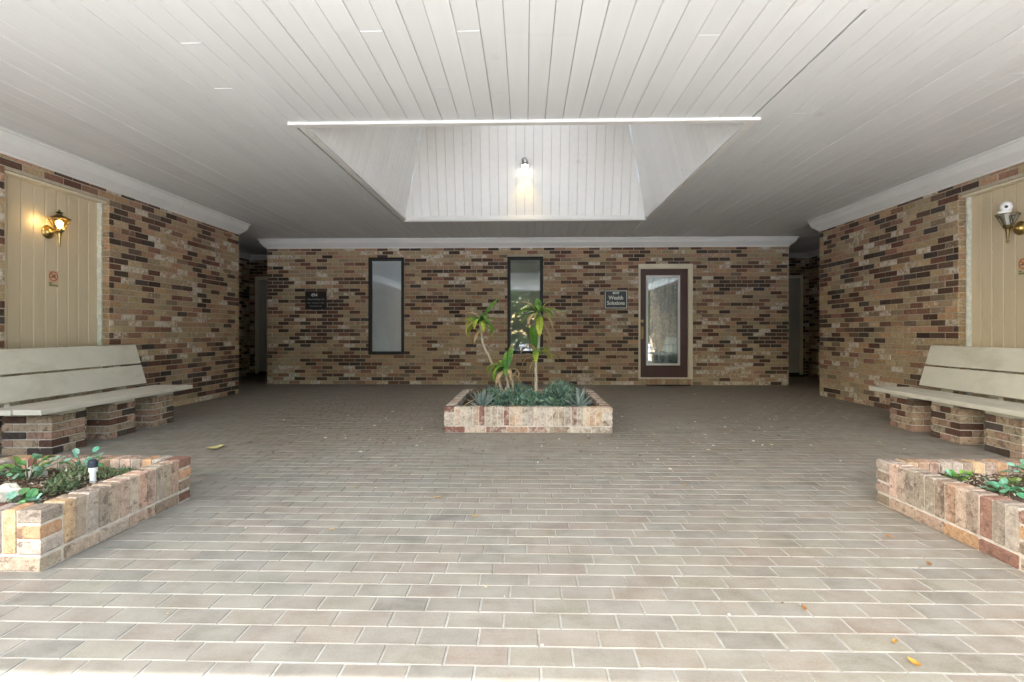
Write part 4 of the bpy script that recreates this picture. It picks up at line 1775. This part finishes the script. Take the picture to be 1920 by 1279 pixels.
def ground_cover(name, label, blobs, n, seed, z0, pal, lw=.012, cat='ground cover'):
    rg = random.Random(seed)
    mb = MB()
    for _ in range(n):
        cx, cy_, rx, ry, h = rg.choice(blobs)
        a, r = rg.uniform(0, 6.283), rg.random() ** .5
        x, y = cx + math.cos(a) * r * rx, cy_ + math.sin(a) * r * ry
        top = h * max(0, 1 - r * r) ** .6 * (1 + .35 * noise.noise(Vector((x * 14, y * 14, seed))))
        z = z0 + top * (rg.random() ** .45)
        az, el = rg.uniform(0, 6.283), rg.uniform(-.2, 1.3)
        d = Vector((math.cos(az) * math.cos(el), math.sin(az) * math.cos(el), math.sin(el)))
        s = Vector((-math.sin(az), math.cos(az), 0)) * lw * rg.uniform(.25, .5)
        ln = lw * rg.uniform(1.2, 2.6)
        P = Vector((x, y, z))
        c = jit(rg.choice(pal), .25, rg)
        mb.add([P, P + d * ln * .5 + s, P + d * ln, P + d * ln * .5 - s], [(0, 1, 2, 3)], (*c, 0))
    o = mb.build(name, LEAFM)
    return tag(o, label, cat, kind='stuff')


TEAL = [(.34, .36, .20), (.22, .34, .20), (.10, .22, .19), (.15, .31, .26), (.24, .42, .36), (.06, .14, .11), (.38, .52, .46), (.13, .24, .15)]
ground_cover('ground_cover', 'blue-green ground cover mound around the dracaena stems in the middle planter',
             [(-.12, 5.40, .24, .28, .18), (.02, 5.2, .20, .15, .11), (-.36, 5.65, .18, .3, .15), (-.05, 5.85, .22, .25, .17), (.10, 5.45, .15, .2, .12), (-.30, 5.25, .12, .12, .08)], 7500, 5, .18, TEAL, .019)
ground_cover('ground_cover', 'blue-green ground cover mound in the right half of the middle planter',
             [(.34, 5.50, .20, .30, .23), (.50, 5.35, .15, .18, .13), (.42, 5.9, .20, .25, .22), (.55, 5.7, .14, .2, .14), (.26, 5.25, .12, .10, .09)], 6000, 6, .18, TEAL, .019)
ground_cover('ground_cover', 'dry brown twiggy growth at the left back of the middle planter',
             [(-.52, 5.9, .14, .36, .13)], 1500, 7, .18, [(.14, .10, .06), (.20, .15, .09), (.09, .10, .05)])


def agave(px, py, Y, label, seed, sc=1.0):
    rg = random.Random(seed)
    b = pxp(px, py, Y)
    b.z = .19
    o = tag(empty('agave_plant', b), label, 'plant', 'silvery agaves in the middle planter')
    n = 17
    for k in range(n):
        az = 360 * k / n * 2.39 + rg.uniform(-10, 10)
        el = 20 + 55 * (k / n) + rg.uniform(-8, 8)
        c = rg.choice([(.36, .44, .42), (.48, .55, .53), (.22, .30, .28)])
        mb = strap_leaf(b + Vector((0, 0, .005)), R(az), R(el), sc * rg.uniform(.15, .22), .036, R(12), [c, c, (.34, .36, .34)], fold=.5, seg=4)
        q = bld(mb, 'leaf', LEAFM, o)
    return o


agave(905, 757, 5.14, 'silver-green agave rosette at the left front corner of the middle planter', 1)
agave(1085, 757, 5.16, 'silver-green agave rosette at the right front corner of the middle planter', 2, 1.1)
# a dry strap leaf lying at the left front corner
mb = strap_leaf((-.63, 5.16, .20), R(35), R(35), .24, .03, R(30), DRY)
tag(mb.build('fallen_frond', LEAFM), 'dry tan strap leaf lying beside the left agave in the middle planter', 'leaf')


def round_leaf_plant(x, y, label, seed, n=16, r=.09, h=.09, ls=.035, pal=None, z0=.185, group='leafy seedlings in the front planters'):
    rg = random.Random(seed)
    o = tag(empty('leafy_plant', (x, y, z0)), label, 'plant', group)
    pal = pal or [(.13, .32, .14), (.22, .44, .26), (.08, .22, .06), (.28, .48, .36), (.20, .32, .08)]
    st = MB()
    n = int(n * 1.6)
    for k in range(n):
        az = rg.uniform(0, 6.283)
        rr = r * rg.random() ** .5
        hh = h * rg.uniform(.35, 1)
        tip = Vector((x + math.cos(az) * rr, y + math.sin(az) * rr, z0 + hh))
        st.tube([(x + math.cos(az) * rr * .2, y + math.sin(az) * rr * .2, z0 - .01), tuple((Vector((x, y, z0)) * .4 + tip * .6) + Vector((0, 0, .01))), tuple(tip)], .0018, 4, (.08, .16, .05, 0), False)
        s = ls * rg.uniform(.5, 1.15)
        M = Matrix.Translation(tip) @ Matrix.Rotation(az, 4, 'Z') @ Matrix.Rotation(rg.uniform(-.9, .5), 4, 'Y') @ Matrix.Rotation(rg.uniform(-.6, .6), 4, 'X')
        pts = [(0, 0, 0)]
        ring = []
        for j in range(9):
            t = 2 * math.pi * j / 9
            ring.append(M @ Vector((s * .55 + s * .62 * math.cos(t), s * .5 * math.sin(t), .16 * s * (abs(math.sin(t))) - .05 * s)))
        cen = M @ Vector((s * .5, 0, -.10 * s))
        c = jit(rg.choice(pal), .2, rg)
        mb = MB()
        for j in range(9):
            mb.add([cen, ring[j], ring[(j + 1) % 9]], [(0, 1, 2)], (*[q * (1.1 if j % 2 else .9) for q in c], 0))
        bld(mb, 'leaf', LEAFM, o)
    if st.v:
        bld(st, 'stems', LEAFM, o)
    return o


AQ = [(.12, .36, .26), (.20, .46, .34), (.09, .28, .10), (.28, .50, .38), (.14, .30, .12)]
round_leaf_plant(-2.58, 2.62, 'green round-leaved plant at the back of the left front planter', 1, 20, .13, .10, .042)
round_leaf_plant(-2.38, 2.72, 'bluish round-leaved plant beside the white pipe stub in the left planter', 2, 14, .08, .11, .034, AQ)
round_leaf_plant(-2.20, 2.12, 'aqua leafed plant at the near corner of the left front planter', 3, 22, .13, .06, .040, AQ)
round_leaf_plant(-2.66, 2.48, 'small bluish plant by the pale stone in the left front planter', 9, 6, .05, .05, .036, AQ)
ground_cover('ground_cover', 'small pale green leaved trailing cover in the left front planter',
             [(-2.30, 2.58, .09, .14, .07), (-2.22, 2.42, .06, .08, .05), (-2.15, 2.66, .12, .08, .04)], 900, 8, .185, [(.20, .26, .13), (.13, .20, .09), (.28, .32, .20), (.10, .16, .07)], .014)
round_leaf_plant(2.19, 2.68, 'bright yellow-green seedling against the back corner of the right front planter', 4, 9, .055, .055, .034, [(.25, .48, .06), (.12, .36, .05), (.20, .44, .30)])
round_leaf_plant(2.27, 2.50, 'mint green seedling by the inner edge of the right front planter', 5, 13, .07, .04, .038, [(.18, .46, .30), (.12, .36, .20), (.25, .50, .36)])
round_leaf_plant(2.62, 2.70, 'dark green bushy seedling at the back of the right front planter', 6, 18, .11, .08, .034, [(.07, .22, .09), (.20, .46, .34), (.12, .32, .16)])
round_leaf_plant(2.42, 2.30, 'mint green seedling at the near edge of the right front planter', 7, 13, .08, .05, .040, [(.18, .46, .34), (.12, .36, .26)])
round_leaf_plant(2.40, 2.62, 'sparse olive seedling amid the mulch of the right front planter', 8, 8, .05, .03, .022, [(.18, .28, .06), (.22, .30, .10)])


def rock(x, y, z, s, label, seed):
    rg = random.Random(seed)
    mb = MB()
    n, m_r = 10, 6
    vs_, fs = [], []
    for i in range(m_r + 1):
        for j in range(n):
            th, ph = math.pi * i / m_r, 2 * math.pi * j / n
            d = Vector((math.sin(th) * math.cos(ph), math.sin(th) * math.sin(ph), math.cos(th)))
            r = s * (1 + .45 * noise.noise(d * 1.6 + Vector((seed, 0, 0))))
            vs_.append((x + d.x * r * 1.15, y + d.y * r * .9, z + d.z * r * .8))
    for i in range(m_r):
        for j in range(n):
            fs.append((i * n + j, (i + 1) * n + j, (i + 1) * n + (j + 1) % n, i * n + (j + 1) % n))
    mb.add(vs_, fs)
    return tag(mb.build('rock', ROCK), label, 'rock')


rock(-2.33, 2.27, .215, .055, 'angular pale rock in the near half of the left front planter', 4)
rock(-2.60, 2.68, .20, .045, 'white stone lying against the back bricks of the left front planter', 9)

# pipe stub
pp = tag(empty('irrigation_riser', (-2.185, 2.56, .18)), 'white plastic pipe stub with dark ribbed cap standing in the left planter', 'sprinkler')
mb = MB()
Mp = Matrix.Translation((-2.185, 2.56, .175))
mb.lathe([(.0135, 0), (.0135, .065), (.0185, .067), (.0185, .088), (.016, .09), (0, .09)], 20, Mp)
bld(mb, 'pipe', PVC, pp, smooth=False)
mb = MB()
mb.lathe([(.0185, .089), (.0215, .092), (.0215, .100), (.0195, .102), (.0215, .104), (.0215, .118), (.016, .126), (.008, .130), (0, .131)], 20, Mp)
bld(mb, 'cap', NAVY, pp)
mb = MB()
mb.lathe([(.03, 0), (.034, .02), (.034, .034), (.026, .036), (0, .036)], 18, Matrix.Translation((2.34, 2.37, .185)))
tag(mb.build('planter_cap', NAVY), 'dark blue plastic cap half buried in the mulch of the right planter', 'cap')


# ------------------------------------------------------------------ fallen leaves and litter
def floor_pt(px, py):
    a, b = (px - 960) / F_PX, -(py - HY) / F_PX
    c, s = math.cos(YAW), math.sin(YAW)
    t = -CAM_Z / b
    return (a * c - s) * t, (a * s + c) * t


def dry_leaf(px, py, s, colr, label, seed):
    rg = random.Random(seed)
    x, y = floor_pt(px, py)
    a0 = rg.uniform(0, 6.28)
    mb = MB()
    n = 6
    up, dn, md = [], [], []
    for i in range(n + 1):
        t = i / n
        wv = s * .24 * math.sin(math.pi * t) ** .8
        lx = s * (t - .5)
        curl = .35 * s * (t - .5) ** 2 * 2
        md.append((lx, 0, .003 + curl))
        up.append((lx, wv, .006 + curl + wv * .5))
        dn.append((lx, -wv, .005 + curl + wv * .35))
    vs_ = up + md + dn
    k = n + 1
    fs = []
    for i in range(n):
        fs += [(i, i + 1, k + i + 1, k + i), (k + i, k + i + 1, 2 * k + i + 1, 2 * k + i)]
    mb.add(vs_, fs)
    o = mb.build('fallen_leaf', LEAFS)
    o.color = (*colr, 1)
    o.location = (x, y, 0.001)
    o.rotation_euler = (0, 0, a0)
    return tag(o, label, 'leaf', 'dry leaves lying on the pavers')


OR = (.42, .20, .05)
dry_leaf(403, 843, .13, (.55, .48, .22), 'large pale yellow dry leaf on the pavers behind the left front planter', 1)
dry_leaf(416, 838, .07, (.45, .36, .16), 'small tan dry leaf touching the large pale yellow one', 2)
dry_leaf(1742, 1060, .034, (.30, .13, .04), 'rust brown dry leaf beside the base of the right front planter', 3)
dry_leaf(1508, 1144, .034, (.32, .14, .04), 'rust brown dry leaf in the open floor, third nearest', 4)
dry_leaf(1677, 1208, .032, (.42, .24, .07), 'orange dry leaf on a joint, second nearest', 5)
dry_leaf(1714, 1248, .040, (.45, .24, .04), 'nearest orange dry leaf, standing curled on the pavers', 6)
dry_leaf(1667, 1008, .036, OR, 'orange smeared dry leaf left of the right front planter', 7)
dry_leaf(1283, 911, .036, OR, 'orange dry leaf alone right of centre on the pavers', 8)
dry_leaf(669, 915, .034, (.38, .25, .10), 'small brown dry leaf front left of the middle planter', 9)
dry_leaf(820, 935, .040, (.48, .30, .12), 'tan dry leaf in front of the middle planter, upper of two', 10)
dry_leaf(891, 970, .034, (.48, .30, .08), 'tan dry leaf in front of the middle planter, lower of two', 11)
dry_leaf(622, 995, .028, (.42, .28, .10), 'tiny tan dry leaf on the pavers right of the left front planter', 12)
rng = random.Random(99)
mb = MB()
for _ in range(420):
    if rng.random() < .62:
        px, py = rng.gauss(1270, 170), rng.gauss(800, 34)
    else:
        px, py = rng.gauss(760, 110), rng.gauss(800, 28)
    if rng.random() < .18:
        px, py = rng.uniform(300, 1750), rng.uniform(745, 1240)
    if py < 735 or (py > 880 and rng.random() < .75): continue
    x, y = floor_pt(px, py)
    if PC[0] - .02 < x < PC[1] + .02 and PC[2] - .02 < y < PC[3] + .02: continue
    if not (-3.5 < x < 3.6 and y < 9.2): continue
    s = rng.uniform(.004, .014) * (.5 if py > 880 else 1)
    c = rng.choice([(.62, .58, .48), (.5, .40, .22), (.14, .08, .05), (.10, .06, .04), (.30, .17, .07), (.68, .64, .56), (.44, .30, .13), (.07, .05, .04)])
    M = Matrix.Translation((x, y, .003)) @ Matrix.Rotation(rng.uniform(0, 6), 4, 'Z') @ Matrix.Rotation(rng.uniform(-.3, .3), 4, 'X')
    mb.box((-s, -s * .45, -.001), (s, s * .45, .0018), (*c, 0), M)
tag(mb.build('leaf_litter', TWIGM), 'scattered crumbs of dry leaves and petals on the patio', 'litter', kind='stuff')


# ------------------------------------------------------------------ trees beyond the drive, seen mirrored in the glass
def tree_mesh(seed):
    rg = random.Random(seed)
    tr = MB()
    H = rg.uniform(3.2, 4.2)
    tr.tube([(0, 0, -.06), (.05, .02, 1.2), (-.05, .08, 2.4), (.1, 0, H)], [.24, .18, .15, .10], 9)
    cr_ = MB()
    for _ in range(9):
        az, el = rg.uniform(0, 6.28), rg.uniform(.3, 1.2)
        ln = rg.uniform(1.3, 2.6)
        b = Vector((0, 0, rg.uniform(2.2, H)))
        e = b + Vector((math.cos(az) * math.cos(el), math.sin(az) * math.cos(el), math.sin(el))) * ln
        tr.tube([b, b.lerp(e, .5) + Vector((0, 0, .15)), e], [.07, .045, .02], 6)
        for _k in range(6):
            c = e + Vector((rg.gauss(0, .7), rg.gauss(0, .7), rg.gauss(.1, .5)))
            for _j in range(55):
                q = c + Vector((rg.gauss(0, .38), rg.gauss(0, .38), rg.gauss(0, .3)))
                s = rg.uniform(.10, .19)
                M = Matrix.Translation(q) @ Matrix.Rotation(rg.uniform(0, 6), 4, 'Z') @ Matrix.Rotation(rg.uniform(0, 3), 4, 'X')
                cc = jit(rg.choice([(.05, .10, .02), (.08, .14, .03), (.035, .07, .018)]), .2, rg)
                cr_.add([M @ Vector(v) for v in ((-s, 0, 0), (0, -s * .5, 0), (s, 0, 0), (0, s * .5, 0))], [(0, 1, 2, 3)], (*cc, 0))
    return tr.mesh('trunk', TREEB), cr_.mesh('crown', LEAFM)


rng = random.Random(5)
mb = MB()
for _ in range(15000):
    x = rng.uniform(-40, 40)
    y = -29 - rng.uniform(0, 4)
    z = rng.uniform(0, 1) ** .8 * (5.2 + 2.0 * noise.noise(Vector((x * .25, 0, 3))))
    s = rng.uniform(.22, .5)
    M = Matrix.Translation((x, y, z)) @ Matrix.Rotation(rng.uniform(0, 6), 4, 'Z') @ Matrix.Rotation(rng.uniform(.3, 2.8), 4, 'X')
    cc = jit(rng.choice([(.10, .15, .05), (.14, .19, .07), (.07, .11, .04), (.20, .22, .10)]), .25, rng)
    mb.add([M @ Vector(v) for v in ((-s, 0, 0), (0, -s * .6, 0), (s, 0, 0), (0, s * .6, 0))], [(0, 1, 2, 3)], (*cc, 0))
tag(mb.build('woods', LEAFM), 'dense green woodland edge beyond the lawn', 'woods', kind='stuff')
tm = [tree_mesh(k) for k in range(2)]
tl = ['broad oak straight out from the middle window', 'leafy oak on the lawn to the left of the drive axis', 'leafy oak on the lawn to the right of the drive axis',
      'oak far left on the lawn beyond the drive', 'oak far right on the lawn beyond the drive', 'rear oak behind the others, left of middle', 'rear oak behind the others, right of middle']
for i, (x, y, s) in enumerate(((.9, -19, 1.0), (-4.5, -21, 1.1), (5.6, -22, 1.2), (-12, -20, 1.25), (12.5, -21, 1.2))):
    t = tag(empty('oak_tree', (x, y, -.06), i * 1.3), tl[i], 'tree', 'oaks on the lawn facing the patio')
    t.scale = (s, s, s)
    a, b = tm[i % 2]
    q = bpy.data.objects.new('trunk', a)
    link(q, t)
    q = bpy.data.objects.new('crown', b)
    link(q, t)
bpy.context.view_layer.update()
# lettering becomes plain mesh
for o in [q for q in COL.objects if q.type == 'FONT']:
    me = bpy.data.meshes.new_from_object(o.evaluated_get(bpy.context.evaluated_depsgraph_get()))
    n = bpy.data.objects.new('lettering', me)
    COL.objects.link(n)
    n.parent = o.parent
    n.matrix_parent_inverse = o.matrix_parent_inverse.copy()
    n.matrix_basis = o.matrix_basis.copy()
    bpy.data.objects.remove(o)
